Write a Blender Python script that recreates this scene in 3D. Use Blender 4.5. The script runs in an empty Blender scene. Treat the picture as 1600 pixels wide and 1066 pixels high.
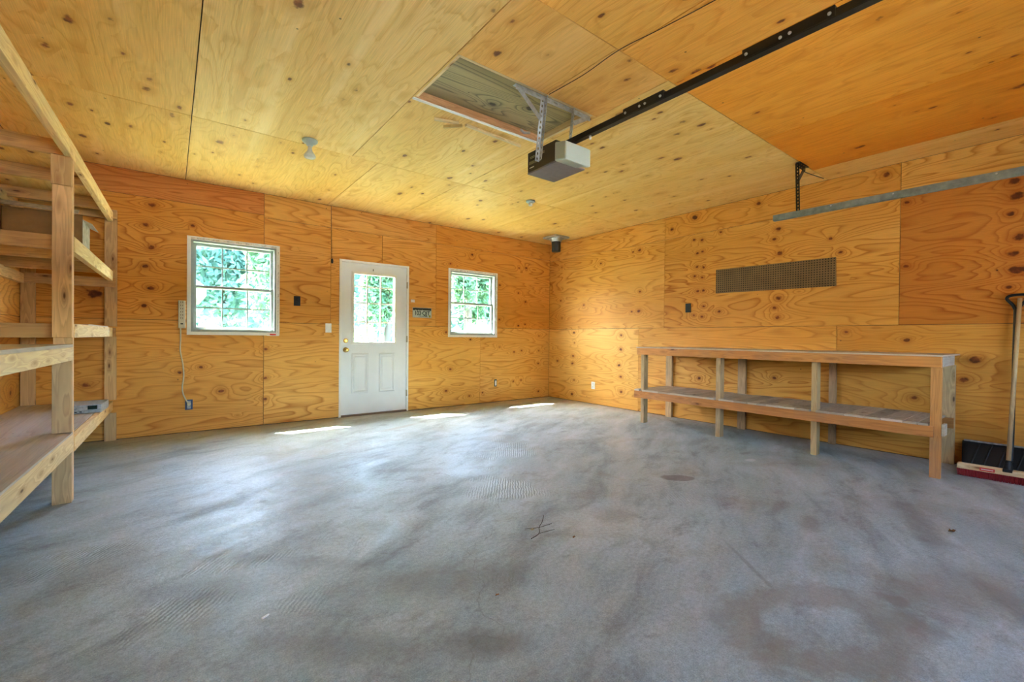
import bpy, bmesh, math, random
from mathutils import Vector, Matrix
random.seed(7)
S = bpy.context.scene
COL = S.collection

# ------------------------------------------------------------------ camera, world, sun, exposure
cam_d = bpy.data.cameras.new('camera'); cam = bpy.data.objects.new('camera', cam_d); COL.objects.link(cam)
cam_d.sensor_width = 36; cam_d.lens = 694.388 / 1600 * 36; cam_d.clip_start = 0.02; cam_d.clip_end = 200
fw = Vector((0.60902895, 0.79310563, -0.00819784)); rt = Vector((0.79314452, -0.60896317, 0.00925325)); up = Vector((-0.00234663, 0.01213757, 0.99992358))
cam.matrix_world = Matrix(((rt.x, up.x, -fw.x, -5.43408572), (rt.y, up.y, -fw.y, -5.97330421), (rt.z, up.z, -fw.z, 1.06961803), (0, 0, 0, 1)))
S.camera = cam
S.view_settings.view_transform = 'Standard'; S.view_settings.look = 'None'; S.view_settings.gamma = 1
S.view_settings.use_curve_mapping = False
S.view_settings.exposure = 6.05
S.cycles.use_denoising = True; S.cycles.use_adaptive_sampling = True; S.cycles.adaptive_threshold = 0.04; S.cycles.adaptive_min_samples = 24
S.cycles.max_bounces = 10; S.cycles.diffuse_bounces = 5; S.cycles.glossy_bounces = 3
S.cycles.transparent_max_bounces = 12; S.cycles.sample_clamp_indirect = 6
S.cycles.caustics_reflective = False; S.cycles.caustics_refractive = False

W = bpy.data.worlds.new('sky'); S.world = W; W.use_nodes = True
wn = W.node_tree; wn.nodes.clear()
wo = wn.nodes.new('ShaderNodeOutputWorld'); wb = wn.nodes.new('ShaderNodeBackground')
wt = wn.nodes.new('ShaderNodeTexSky'); wt.sky_type = 'NISHITA'; wt.sun_disc = False
wt.sun_elevation = math.radians(54); wt.sun_rotation = math.radians(-45); wt.dust_density = 2.5; wt.air_density = 0.9
wh = wn.nodes.new('ShaderNodeHueSaturation'); wh.inputs['Saturation'].default_value = 0.95
wn.links.new(wt.outputs[0], wh.inputs['Color']); wn.links.new(wh.outputs[0], wb.inputs[0])
wb.inputs[1].default_value = 0.16
wn.links.new(wb.outputs[0], wo.inputs[0])

sd = bpy.data.lights.new('sun', 'SUN'); sun = bpy.data.objects.new('sun', sd); COL.objects.link(sun)
sd.energy = 2.6; sd.angle = math.radians(0.6); sd.color = (1, 0.95, 0.86)
sun.rotation_euler = Vector((0.515, -0.51, -1)).to_track_quat('-Z', 'Y').to_euler(); sun.location = (-6, 8, 12)

H = 2.743; XL = -6.53; YS = -7.30
WINS = {'window_1': (-5.262, -4.428, 1.10, 2.108), 'window_2': (-2.045, -1.195, 1.10, 2.085)}   # x0 x1 z0 z1 of the clear opening
DOOR = (-3.665, -2.752, 0.0225, 2.045)
GAR = (-5.62, -0.74, 0.0, 2.13)

def portal(name, loc, sx, sy, rot):
    d = bpy.data.lights.new(name, 'AREA'); d.shape = 'RECTANGLE'; d.size = sx; d.size_y = sy; d.cycles.is_portal = True
    o = bpy.data.objects.new(name, d); COL.objects.link(o); o.location = loc; o.rotation_euler = rot
for k, (x0, x1, z0, z1) in WINS.items():
    portal('portal_' + k, ((x0 + x1) / 2, 0.2, (z0 + z1) / 2), x1 - x0, z1 - z0, (math.radians(-90), 0, 0))
portal('portal_door', (-3.22, 0.2, 1.445), 0.6, 0.95, (math.radians(-90), 0, 0))
FILL_LITES = [(GAR[0] + 0.14 + k * 0.5925, GAR[0] + 0.14 + k * 0.5925 + 0.46, 1.16, 1.56) for k in range(8)]   # panes added to the unseen garage door to let in fill light
for k, (x0, x1, z0, z1) in enumerate(FILL_LITES):
    portal('portal_fill_pane', ((x0 + x1) / 2, YS - 0.07, (z0 + z1) / 2), x1 - x0, z1 - z0, (math.radians(90), 0, 0))

# ------------------------------------------------------------------ node helpers
def newmat(name):
    m = bpy.data.materials.new(name); m.use_nodes = True; m.node_tree.nodes.clear(); return m, G(m.node_tree)
class G:
    def __init__(s, t): s.t = t
    def n(s, typ, ins=None, **kw):
        nd = s.t.nodes.new(typ)
        for k, v in kw.items(): setattr(nd, k, v)
        for k, v in (ins or {}).items():
            if v is None: continue
            if isinstance(v, bpy.types.NodeSocket): s.t.links.new(v, nd.inputs[k])
            else: nd.inputs[k].default_value = v
        return nd
    def m(s, op, a, b=None, c=None, clamp=False):
        nd = s.n('ShaderNodeMath', {0: a, 1: b, 2: c}, operation=op); nd.use_clamp = clamp; return nd.outputs[0]
    def v(s, op, a, b=None, c=None):
        nd = s.n('ShaderNodeVectorMath', {0: a, 1: b, 2: c}, operation=op)
        return nd.outputs['Value'] if op in ('LENGTH', 'DISTANCE', 'DOT_PRODUCT') else nd.outputs['Vector']
    def mix(s, f, a, b, mode='MIX'):
        nd = s.n('ShaderNodeMix', data_type='RGBA', blend_type=mode)
        for k, v in ((0, f), (6, a), (7, b)):
            if isinstance(v, bpy.types.NodeSocket): s.t.links.new(v, nd.inputs[k])
            else: nd.inputs[k].default_value = v
        return nd.outputs[2]
    def ramp(s, f, stops, interp='LINEAR'):
        nd = s.n('ShaderNodeValToRGB', {0: f}); r = nd.color_ramp; r.interpolation = interp
        while len(r.elements) < len(stops): r.elements.new(0.5)
        for e, (p, c) in zip(r.elements, stops):
            e.position = p; e.color = (*c, 1) if len(c) == 3 else c
        return nd.outputs[0]
    def rng(s, x, a, b, c=0.0, d=1.0, smooth=False):
        nd = s.n('ShaderNodeMapRange', {0: x, 1: a, 2: b, 3: c, 4: d}); nd.clamp = True
        if smooth: nd.interpolation_type = 'SMOOTHSTEP'
        return nd.outputs[0]
    def noise(s, vec, scale=1.0, detail=2.0, rough=0.5, dist=0.0):
        return s.n('ShaderNodeTexNoise', {'Vector': vec, 'Scale': scale, 'Detail': detail, 'Roughness': rough, 'Distortion': dist}).outputs[0]
    def out(s, sh): s.n('ShaderNodeOutputMaterial', {0: sh})
    def bsdf(s, col, rough=0.6, spec=0.3, metal=0.0, normal=None, **kw):
        d = {'Base Color': col, 'Roughness': rough, 'Specular IOR Level': spec, 'Metallic': metal, 'Normal': normal}
        d.update(kw); return s.n('ShaderNodeBsdfPrincipled', d).outputs[0]
    def bump(s, h, strength=0.2, dist=0.01):
        return s.n('ShaderNodeBump', {'Height': h, 'Strength': strength, 'Distance': dist}).outputs[0]

def plain(name, col, rough=0.5, spec=0.4, metal=0.0, var=0.08, scale=30):
    m, g = newmat(name)
    geo = g.n('ShaderNodeNewGeometry')
    nz = g.noise(geo.outputs['Position'], scale, 3)
    c = g.mix(g.rng(nz, 0.3, 0.7), tuple(x * (1 - var) for x in col) + (1,), tuple(min(1, x * (1 + var)) for x in col) + (1,))
    g.out(g.bsdf(c, rough, spec, metal)); return m

def plywood(name, knots, light, mid, dark, knotcol, K=17.0, us=0.55, vs=3.9, small=(2.0, 4.5, 0.03), smallcut=0.9, ringamp=0.30, rough=0.55, contrast=1.0, spec=0.25, streaks=0.0):
    """rotary-cut plywood: contour lines of a stretched height field that swirls round the knots"""
    m, g = newmat(name)
    uv = g.n('ShaderNodeUVMap', uv_map='UVMap').outputs[0]
    off = g.n('ShaderNodeAttribute', attribute_name='sheet').outputs['Vector']
    tint = g.n('ShaderNodeAttribute', attribute_name='tint').outputs['Color']
    wob = g.noise(uv, 16.0, 3, 0.6)
    dmin = None
    for (u, v, s) in knots:
        d = g.v('LENGTH', g.v('MULTIPLY_ADD', uv, (1 / (0.021 * s ** 0.8), 1 / (0.0155 * s ** 0.8), 0), (-u / (0.021 * s ** 0.8), -v / (0.0155 * s ** 0.8), 0)))
        dmin = d if dmin is None else g.m('MINIMUM', dmin, d)
    vor = g.n('ShaderNodeTexVoronoi', {'Vector': g.v('MULTIPLY', g.v('ADD', uv, off), (small[0], small[1], 0)), 'Scale': 1.0, 'Randomness': 1.0}, feature='F1')
    sel = g.n('ShaderNodeSeparateColor', {0: vor.outputs['Color']})
    dv = g.m('DIVIDE', vor.outputs['Distance'], small[2])
    dv = g.m('ADD', dv, g.m('MULTIPLY', g.m('LESS_THAN', sel.outputs[0], smallcut), 60))
    dv = g.m('MULTIPLY', dv, g.rng(sel.outputs[1], 0, 1, 0.8, 2.6))
    dm = g.m('MINIMUM', dmin, dv) if dmin is not None else dv
    dw = g.m('ADD', dm, g.m('MULTIPLY', g.m('SUBTRACT', wob, 0.5), 2.0))
    p = g.v('ADD', g.v('MULTIPLY', uv, (us, vs, 0)), g.v('MULTIPLY', off, (7, 7, 7)))
    h1 = g.noise(p, 1.0, 2.0, 0.42, 0.3)
    uvs = g.n('ShaderNodeSeparateXYZ', {0: uv})
    fld = g.m('ADD', g.m('MULTIPLY', h1, 1.0), g.m('MULTIPLY', uvs.outputs[1], 0.25))
    swirl = g.m('MULTIPLY', g.m('EXPONENT', g.m('MULTIPLY', dm, -0.30)), ringamp)
    fld = g.m('ADD', fld, swirl)
    ring = g.m('FRACT', g.m('MULTIPLY', fld, K))
    line = g.ramp(ring, [(0.0, (0, 0, 0)), (0.50, (0.10,) * 3), (0.74, (0.6,) * 3), (0.84, (1, 1, 1)), (0.95, (0.1,) * 3), (1.0, (0, 0, 0))])
    sheetn = g.noise(g.v('MULTIPLY', p, (0.6, 0.35, 0)), 1.0, 2)
    linec = g.m('MULTIPLY', line, g.rng(sheetn, 0.3, 0.7, 0.45 * contrast, 1.0 * contrast), clamp=True)
    fib = g.noise(g.v('MULTIPLY', g.v('ADD', uv, off), (5, 190, 0)), 1.0, 2)
    base = g.mix(g.rng(g.noise(g.v('MULTIPLY', p, (1.0, 0.6, 0)), 1.0, 2), 0.3, 0.7), (*light, 1), (*mid, 1))
    c = g.mix(linec, base, (*dark, 1))
    c = g.mix(1.0, c, g.ramp(fib, [(0.25, (0.86,) * 3), (0.75, (1.12,) * 3)]), 'MULTIPLY')
    if streaks:
        st = g.noise(g.v('MULTIPLY', g.v('ADD', uv, off), (0.35, 6.0, 0)), 1.0, 3, 0.5, 0.2)
        c = g.mix(g.rng(st, 0.56, 0.68, 0, streaks), c, (min(1, light[0] * 1.08), light[1] * 1.15, light[2] * 1.35, 1))
        c = g.mix(g.rng(st, 0.42, 0.30, 0, streaks * 0.6), c, (*dark, 1))
    halo = g.rng(dw, 1.0, 3.2, 0.55, 0.0)
    c = g.mix(halo, c, (*dark, 1))
    c = g.mix(g.rng(dw, 0.70, 1.15, 0.95, 0.0), c, g.mix(g.rng(wob, 0.4, 0.6), (*knotcol, 1), tuple(x * 2.6 for x in knotcol) + (1,)))
    c = g.mix(1.0, c, tint, 'MULTIPLY')
    # nail heads
    vn = g.n('ShaderNodeTexVoronoi', {'Vector': g.v('ADD', uv, off), 'Scale': 4.5, 'Randomness': 0.9}, feature='F1')
    c = g.mix(g.rng(vn.outputs['Distance'], 0.022, 0.036, 0.75, 0.0), c, (0.035, 0.02, 0.012, 1))
    hb = g.m('ADD', g.m('MULTIPLY', linec, -0.3), g.m('MULTIPLY', fib, 0.4))
    g.out(g.bsdf(c, rough, spec, 0, g.bump(hb, 0.12, 0.004)))
    return m

RK = [(-1.936,2.363,1.2),(-1.822,2.351,.6),(-1.205,2.259,.7),(-1.955,1.753,.8),(-1.937,1.474,1.2),(-1.811,1.47,.6),(-.841,1.615,.8),(-.326,1.417,.7),(-.29,1.722,.6),(-.314,2.304,.6),(-1.627,1.117,1),(-1.618,.903,1.3),(-1.585,.657,1),(-1.624,.484,1.1),(-1.627,.26,1.3),(-.609,.761,1.1),(-.596,.635,1.2),(-.626,1.159,.8),(-.636,.985,.6),(-.638,.355,.7),(-.596,.111,1.2),(-.224,.661,1),(-2.802,2.659,1.8),(-2.467,2.563,1),(-2.797,2.368,.8),(-2.903,2.35,1),(-2.844,2.185,.8),(-2.914,2.2,.8),(-2.838,2.011,.8),(-2.926,1.993,.9),(-2.804,1.89,.9),(-2.91,1.863,.9),(-2.851,1.694,.9),(-2.93,1.696,.9),(-2.932,1.49,.8),(-2.801,1.383,.8),(-2.917,1.359,.9),(-3.592,2.659,1.2),(-4.757,2.663,1.5),(-3.81,2.32,1.3),(-3.771,2.211,.9),(-3.827,2.044,1.4),(-4.313,2.126,.8),(-4.406,1.973,.8),(-4.915,2.357,.9),(-4.918,1.767,1),(-3.827,1.54,1.4),(-3.782,1.434,1.1),(-3.817,1.324,1.3),(-3.144,1.416,.8),(-3.147,2.405,.7),(-5.576,2.379,1.8),(-5.595,2.255,2.2),(-5.558,2.118,1.1),(-5.616,1.92,1.8),(-5.58,1.786,1.6),(-5.602,1.653,2.2),(-5.559,1.517,.8),(-4.46,1.155,.8),(-4.931,1.076,1),(-5.377,.917,2),(-5.306,.737,1.6),(-4.987,.545,1.3),(-3.792,.635,1),(-2.884,.563,1)]
BK = [(-4.979,.434,1.3),(-5.169,.708,.8),(-4.539,.904,1),(-4.538,.558,1),(-4.544,.306,1),(-5.356,.659,.8),(-5.59,2.418,1.5),(-5.641,2.203,1.4),(-5.248,2.253,.9),(-5.594,1.971,1.5),(-5.645,1.772,1.3),(-5.598,1.551,1.3),(-5.655,1.361,1.1),(-6.092,.564,1.6),(-6.033,1.461,3.2),(-2.03,.573,1.1),(-2.105,.244,1.1),(-2.113,1.141,1.1),(-2.045,2.189,.8),(-1.66,2.372,.9),(-1.112,1.934,.7),(-1.119,1.361,.7),(-1.677,1.031,.7),(-1.692,.136,.7),(-1.107,.905,.6),(-1.437,.173,.6),(-.554,2.273,1),(-.561,1.685,.9),(-.71,2.257,.6),(-.719,1.829,.6),(-.564,1.297,.7),(-.712,1.271,.7),(-.246,1.1,.6),(-.243,.839,.7),(-.255,.611,.7),(-.248,.116,.8),(-.637,.843,.7),(-.645,.335,.7),(-.812,.322,.7),(-.804,.823,.7)]

LT, MD, DK, KN = (0.79, 0.425, 0.10), (0.71, 0.345, 0.062), (0.45, 0.145, 0.014), (0.10, 0.024, 0.006)
ply_back = plywood('plywood_back_wall', BK, LT, MD, DK, KN)
ply_right = plywood('plywood_right_wall', RK, LT, MD, DK, KN)
ply_left = plywood('plywood_left_wall', [(-0.9, 0.8, 1.5), (-0.3, 0.55, 1.2)], LT, MD, DK, KN)
ply_ceil = plywood('plywood_ceiling', [], (0.88, 0.60, 0.22), (0.84, 0.53, 0.15), (0.64, 0.31, 0.045), (0.12, 0.035, 0.010), K=15, small=(3.8, 6.5, 0.15), smallcut=0.2, streaks=0.55, ringamp=0.12, contrast=0.62)
ply_gray = plywood('plywood_weathered', [], (0.60, 0.52, 0.44), (0.50, 0.425, 0.35), (0.33, 0.25, 0.19), (0.10, 0.05, 0.02), K=12, us=0.4, vs=5.0, streaks=0.4, contrast=0.6)
ply_hatch = plywood('plywood_hatch', [(-3.55, -3.25, 1.4), (-3.3, -3.38, 1.6)], (0.46, 0.35, 0.16), (0.34, 0.27, 0.15), (0.12, 0.10, 0.06), (0.03, 0.02, 0.015), K=14, us=0.3, vs=5.0)

def lumber(name, a, b, dark, stain=0.0):
    m, g = newmat(name)
    uv = g.n('ShaderNodeUVMap', uv_map='UVMap').outputs[0]
    off = g.n('ShaderNodeAttribute', attribute_name='sheet').outputs['Vector']
    tint = g.n('ShaderNodeAttribute', attribute_name='tint').outputs['Color']
    q = g.v('ADD', uv, g.v('MULTIPLY', off, (9, 9, 9)))
    vor = g.n('ShaderNodeTexVoronoi', {'Vector': g.v('MULTIPLY', q, (3.6, 13.0, 0)), 'Scale': 1.0}, feature='F1')
    d = vor.outputs['Distance']
    n = g.noise(g.v('MULTIPLY', q, (1.2, 16, 0)), 1.0, 2, 0.5, 0.3)
    ring = g.m('FRACT', g.m('MULTIPLY', g.m('ADD', n, g.m('MULTIPLY', g.m('EXPONENT', g.m('MULTIPLY', d, -6)), 0.5)), 7))
    ln = g.ramp(ring, [(0, (0, 0, 0)), (0.7, (0.7,) * 3), (0.85, (1, 1, 1)), (1, (0, 0, 0))])
    c = g.mix(g.noise(q, 2.0, 2), (*a, 1), (*b, 1))
    c = g.mix(g.m('MULTIPLY', ln, 0.38), c, (*dark, 1))
    c = g.mix(g.rng(d, 0.06, 0.30, 0.75, 0.0), c, (*dark, 1))
    c = g.mix(g.rng(d, 0.05, 0.10, 0.9, 0.0), c, tuple(x * 0.35 for x in dark) + (1,))
    if stain:
        c = g.mix(g.rng(g.noise(q, 3.5, 4), 0.5, 0.72, 0, stain), c, (0.16, 0.13, 0.11, 1))
    c = g.mix(1.0, c, tint, 'MULTIPLY')
    g.out(g.bsdf(c, 0.62, 0.25, 0, g.bump(ln, 0.08, 0.002)))
    return m
pine = lumber('pine_lumber', (0.80, 0.64, 0.37), (0.76, 0.56, 0.29), (0.40, 0.19, 0.065))
pine_dim = lumber('aged_pine_lumber', (0.76, 0.55, 0.29), (0.69, 0.46, 0.21), (0.30, 0.14, 0.06), 0.25)
bench_wood = lumber('orange_bench_lumber', (0.62, 0.27, 0.075), (0.54, 0.20, 0.05), (0.26, 0.08, 0.02), 0.3)
bench_leg = lumber('bench_leg_lumber', (0.58, 0.40, 0.21), (0.50, 0.32, 0.16), (0.22, 0.12, 0.06), 0.4)
bench_board = lumber('grey_shelf_board', (0.60, 0.51, 0.40), (0.50, 0.41, 0.31), (0.28, 0.19, 0.13), 0.35)

BL = [(-3.256, -4.998, 0.20, 0.011, -0.9, 0.5), (-3.287, -5.516, 0.1, 0.05, 0.3, 0.5), (-2.020, -5.396, 0.35, 0.07, -0.35, 0.55), (-2.474, -4.987, 0.14, 0.05, -0.3, 0.6), (-2.707, -5.797, 0.22, 0.07, -0.6, 0.6), (-3.918, -2.671, 0.25, 0.05, 0.5, 0.35), (-5.362, -3.712, 0.22, 0.1, 0.6, 0.5), (-4.484, -4.241, 0.35, 0.12, 0.5, 0.5), (-3.302, -4.231, 0.12, 0.1, 0.2, 0.45), (-1.067, -3.485, 0.2, 0.06, -0.2, 0.5), (-1.134, -4.005, 0.07, 0.03, 0, 0.65), (-5.013, -3.640, 0.5, 0.05, 0.75, 0.35), (-4.954, -4.423, 0.3, 0.07, 0.7, 0.45)]
def concrete():
    m, g = newmat('concrete_floor')
    geo = g.n('ShaderNodeNewGeometry'); P = geo.outputs['Position']
    warp = g.v('ADD', P, g.v('MULTIPLY', g.n('ShaderNodeTexNoise', {'Vector': P, 'Scale': 1.3, 'Detail': 3.0}).outputs['Color'], (0.3, 0.3, 0)))
    big = g.noise(warp, 0.75, 4, 0.6)
    dirv = g.v('MULTIPLY', g.n('ShaderNodeVectorRotate', {'Vector': warp, 'Angle': math.radians(-28)}, rotation_type='Z_AXIS').outputs[0], (0.9, 3.0, 0))
    streak = g.noise(dirv, 1.2, 7, 0.68, 0.15)
    smud = g.noise(g.v('MULTIPLY', g.v('ADD', warp, (5, 2, 0)), (1.0, 1.6, 0)), 3.2, 6, 0.66, 0.15)
    fine = g.noise(P, 48, 4, 0.7)
    grit = g.noise(P, 190, 2, 0.7)
    c = g.mix(g.rng(big, 0.35, 0.65), (0.325, 0.39, 0.405, 1), (0.455, 0.53, 0.55, 1))
    c = g.mix(g.rng(streak, 0.50, 0.68, 0, 0.72), c, (0.195, 0.215, 0.215, 1))
    c = g.mix(g.rng(streak, 0.44, 0.34, 0, 0.40), c, (0.53, 0.60, 0.66, 1))
    c = g.mix(g.rng(smud, 0.57, 0.66, 0, 0.5), c, (0.20, 0.19, 0.19, 1))
    dirt = g.noise(g.v('ADD', warp, (13, 4, 0)), 1.7, 6, 0.66, 0.4)
    c = g.mix(g.rng(dirt, 0.52, 0.64, 0, 0.50), c, (0.265, 0.255, 0.205, 1))
    c = g.mix(1.0, c, g.ramp(fine, [(0.3, (0.76,) * 3), (0.7, (1.15,) * 3)]), 'MULTIPLY')
    c = g.mix(1.0, c, g.ramp(grit, [(0.3, (0.72,) * 3), (0.7, (1.18,) * 3)]), 'MULTIPLY')
    wn_ = g.m('MULTIPLY', g.m('SUBTRACT', g.noise(P, 7, 4, 0.6), 0.5), 1.3)
    def blot(x, y, rx, ry, a, soft, col, ang=0.0, ring=False, amt=0.7):
        nonlocal c
        q = g.v('SUBTRACT', P, (x, y, 0))
        if ang: q = g.n('ShaderNodeVectorRotate', {'Vector': q, 'Angle': ang}, rotation_type='Z_AXIS').outputs[0]
        d = g.m('ADD', g.v('LENGTH', g.v('MULTIPLY', q, (1 / rx, 1 / ry, 0))), wn_)
        if ring: d = g.m('ADD', g.m('ABSOLUTE', g.m('SUBTRACT', d, 1.0)), 0.65)
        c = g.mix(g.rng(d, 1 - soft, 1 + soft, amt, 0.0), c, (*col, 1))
    blot(-2.334, -4.054, 0.13, 0.07, 0, 0.10, (0.13, 0.115, 0.105), 0.6, False, 0.8)
    for (bx_, by_, r1, r2, an, am) in BL: blot(bx_, by_, r1, r2, 0, 0.45, (0.145, 0.145, 0.13), an, False, am)
    blot(-4.55, -4.70, 0.12, 0.07, 0, 0.5, (0.12, 0.12, 0.125), 0.6)
    blot(-3.071, -5.51, 0.05, 0.035, 0, 0.25, (0.19, 0.16, 0.14))
    blot(-3.50, -5.37, 0.30, 0.20, 0, 0.16, (0.22, 0.20, 0.165), 0.4, True, 0.55)
    blot(-2.75, -5.62, 0.38, 0.16, 0, 0.5, (0.19, 0.18, 0.15), 0.3, False, 0.55)
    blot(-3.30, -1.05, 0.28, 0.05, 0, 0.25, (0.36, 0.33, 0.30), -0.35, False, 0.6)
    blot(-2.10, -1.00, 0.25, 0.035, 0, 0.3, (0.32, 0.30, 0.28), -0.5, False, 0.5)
    blot(-1.35, -4.15, 0.06, 0.04, 0, 0.2, (0.62, 0.62, 0.62))
    # warm brown band fading out from the foot of the walls
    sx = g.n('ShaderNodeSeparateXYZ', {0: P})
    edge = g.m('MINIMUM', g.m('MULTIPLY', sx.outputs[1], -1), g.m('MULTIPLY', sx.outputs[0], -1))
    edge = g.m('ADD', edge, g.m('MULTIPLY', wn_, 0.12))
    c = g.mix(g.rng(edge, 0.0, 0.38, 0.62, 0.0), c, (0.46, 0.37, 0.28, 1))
    # hairline cracks
    vc = g.n('ShaderNodeTexVoronoi', {'Vector': g.v('ADD', P, g.v('MULTIPLY', g.n('ShaderNodeTexNoise', {'Vector': P, 'Scale': 2.5, 'Detail': 4.0}).outputs['Color'], (0.7, 0.7, 0))), 'Scale': 0.16}, feature='DISTANCE_TO_EDGE')
    c = g.mix(g.rng(vc.outputs['Distance'], 0.0002, 0.0009, 0.35, 0.0), c, (0.13, 0.12, 0.115, 1))
    # broom ribs in places, polished elsewhere
    comb = g.n('ShaderNodeTexWave', {'Vector': g.n('ShaderNodeVectorRotate', {'Vector': P, 'Angle': math.radians(38)}, rotation_type='Z_AXIS').outputs[0], 'Scale': 17.0, 'Distortion': 3.5, 'Detail': 1.0, 'Detail Scale': 1.2}).outputs['Fac']
    mask = g.rng(g.noise(g.v('ADD', warp, (3, 9, 0)), 1.2, 3), 0.58, 0.64)
    hb = g.m('ADD', g.m('MULTIPLY', g.m('MULTIPLY', comb, mask), 0.8), g.m('ADD', g.m('MULTIPLY', fine, 0.5), g.m('MULTIPLY', streak, 1.2)))
    rough = g.rng(streak, 0.35, 0.62, 0.33, 0.62)
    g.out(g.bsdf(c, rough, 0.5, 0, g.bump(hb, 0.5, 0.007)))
    return m
concrete_m = concrete()

white_paint = plain('white_paint', (0.80, 0.80, 0.77), 0.45, 0.4, var=0.03)
vinyl = plain('grey_vinyl', (0.34, 0.38, 0.37), 0.5, 0.3, var=0.05)
door_paint = plain('grey_white_door_paint', (0.78, 0.81, 0.83), 0.4, 0.5, var=0.025, scale=6)
foam_m = plain('crumbled_caulk', (0.62, 0.58, 0.50), 0.9, 0.1, var=0.35, scale=50)
black_pl = plain('black_plastic', (0.010, 0.011, 0.012), 0.5, 0.35)
black_metal = plain('black_steel', (0.016, 0.014, 0.013), 0.4, 0.5, 0.3)
galv = plain('galvanised_steel', (0.50, 0.53, 0.55), 0.38, 0.5, 0.75, var=0.15, scale=40)
galv_track = plain('weathered_track_steel', (0.24, 0.29, 0.275), 0.45, 0.5, 0.55, var=0.2, scale=25)
brass = plain('polished_brass', (0.80, 0.52, 0.16), 0.22, 0.5, 0.95)
ivory = plain('ivory_plastic', (0.62, 0.58, 0.44), 0.45, 0.4)
white_pl = plain('white_plastic', (0.82, 0.82, 0.80), 0.4, 0.4)
blue_pl = plain('blue_outlet_box', (0.03, 0.07, 0.17), 0.5, 0.4)
opener_brown = plain('dark_brown_housing', (0.045, 0.028, 0.012), 0.45, 0.4)
opener_base = plain('grey_brown_base', (0.20, 0.165, 0.165), 0.5, 0.35)
grey_pl = plain('grey_plastic', (0.36, 0.38, 0.40), 0.4, 0.5, var=0.3, scale=60)
cardboard = plain('cardboard', (0.27, 0.155, 0.062), 0.8, 0.15, var=0.12, scale=12)
paper_edge = plain('pale_cardboard_flap', (0.48, 0.42, 0.34), 0.8, 0.15, var=0.25, scale=30)
red_bristle = plain('red_bristles', (0.20, 0.010, 0.014), 0.7, 0.2, var=0.4, scale=160)
red_label = plain('red_label', (0.60, 0.02, 0.02), 0.4, 0.4)
cloth_white = plain('sticker_white', (0.80, 0.76, 0.72), 0.6, 0.3)
leaf_brown = plain('dry_leaf', (0.16, 0.075, 0.028), 0.8, 0.1, var=0.3)
stick_m = plain('dry_twig', (0.055, 0.04, 0.028), 0.85, 0.1, var=0.3)
core_m = plain('dark_wall_core', (0.07, 0.045, 0.03), 0.9, 0.1)
siding_m = plain('exterior_siding', (0.62, 0.60, 0.55), 0.7, 0.2)
dark_screen = plain('black_display', (0.008, 0.02, 0.016), 0.15, 0.5)

def glass_mat():
    m, g = newmat('window_glass')
    tr = g.n('ShaderNodeBsdfTransparent', {0: (0.86, 0.97, 0.95, 1)}).outputs[0]
    gl = g.n('ShaderNodeBsdfGlossy', {0: (1, 1, 1, 1), 'Roughness': 0.03}).outputs[0]
    f = g.m('MINIMUM', g.n('ShaderNodeFresnel', {0: 1.3}).outputs[0], 0.35)
    g.out(g.n('ShaderNodeMixShader', {0: f, 1: tr, 2: gl}).outputs[0]); return m
glass = glass_mat()
def lens_mat():
    m, g = newmat('milky_lens')
    g.out(g.bsdf((0.60, 0.68, 0.62, 1), 0.35, 0.5, 0, None, **{'Transmission Weight': 0.25, 'IOR': 1.3})); return m
lens_m = lens_mat()
def peg_mat():
    m, g = newmat('brown_pegboard')
    geo = g.n('ShaderNodeNewGeometry'); s = g.n('ShaderNodeSeparateXYZ', {0: geo.outputs['Position']})
    fy = g.m('SUBTRACT', g.m('FRACT', g.m('MULTIPLY', s.outputs[1], 39.4)), 0.5); fz = g.m('SUBTRACT', g.m('FRACT', g.m('MULTIPLY', s.outputs[2], 39.4)), 0.5)
    d = g.m('SQRT', g.m('ADD', g.m('MULTIPLY', fy, fy), g.m('MULTIPLY', fz, fz)))
    c = g.mix(g.rng(g.noise(geo.outputs['Position'], 6, 3), 0.3, 0.7), (0.15, 0.088, 0.034, 1), (0.20, 0.122, 0.052, 1))
    c = g.mix(g.rng(d, 0.2, 0.27, 1.0, 0.0), c, (0.012, 0.007, 0.003, 1))
    g.out(g.bsdf(c, 0.5, 0.3)); return m
peg_m = peg_mat()
def plate_mat():
    m, g = newmat('licence_plate_face')
    geo = g.n('ShaderNodeNewGeometry'); P = geo.outputs['Position']; s = g.n('ShaderNodeSeparateXYZ', {0: P})
    zz = g.m('ADD', s.outputs[2], g.m('MULTIPLY', g.m('SUBTRACT', g.noise(g.v('MULTIPLY', P, (1, 0, 0)), 38, 2), 0.5), 0.035))
    c = g.mix(g.rng(zz, 1.452, 1.455), (0.50, 0.60, 0.55, 1), (0.015, 0.03, 0.025, 1))
    g.out(g.bsdf(c, 0.35, 0.5)); return m
plate_m = plate_mat()
def leaf_mat(name, a, b):
    m, g = newmat(name)
    geo = g.n('ShaderNodeNewGeometry')
    c = g.mix(g.rng(g.noise(geo.outputs['Position'], 1.6, 3), 0.35, 0.65), (*a, 1), (*b, 1))
    d = g.n('ShaderNodeBsdfDiffuse', {0: c}).outputs[0]; t = g.n('ShaderNodeBsdfTranslucent', {0: c}).outputs[0]
    g.out(g.n('ShaderNodeMixShader', {0: 0.45, 1: d, 2: t}).outputs[0]); return m
leaf_a = leaf_mat('mid_green_leaves', (0.10, 0.215, 0.13), (0.23, 0.36, 0.21))
leaf_b = leaf_mat('pale_green_leaves', (0.20, 0.30, 0.15), (0.36, 0.43, 0.24))
leaf_c = leaf_mat('deep_green_leaves', (0.11, 0.23, 0.19), (0.21, 0.35, 0.28))
bark = plain('bark', (0.10, 0.085, 0.07), 0.9, 0.1)
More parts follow.
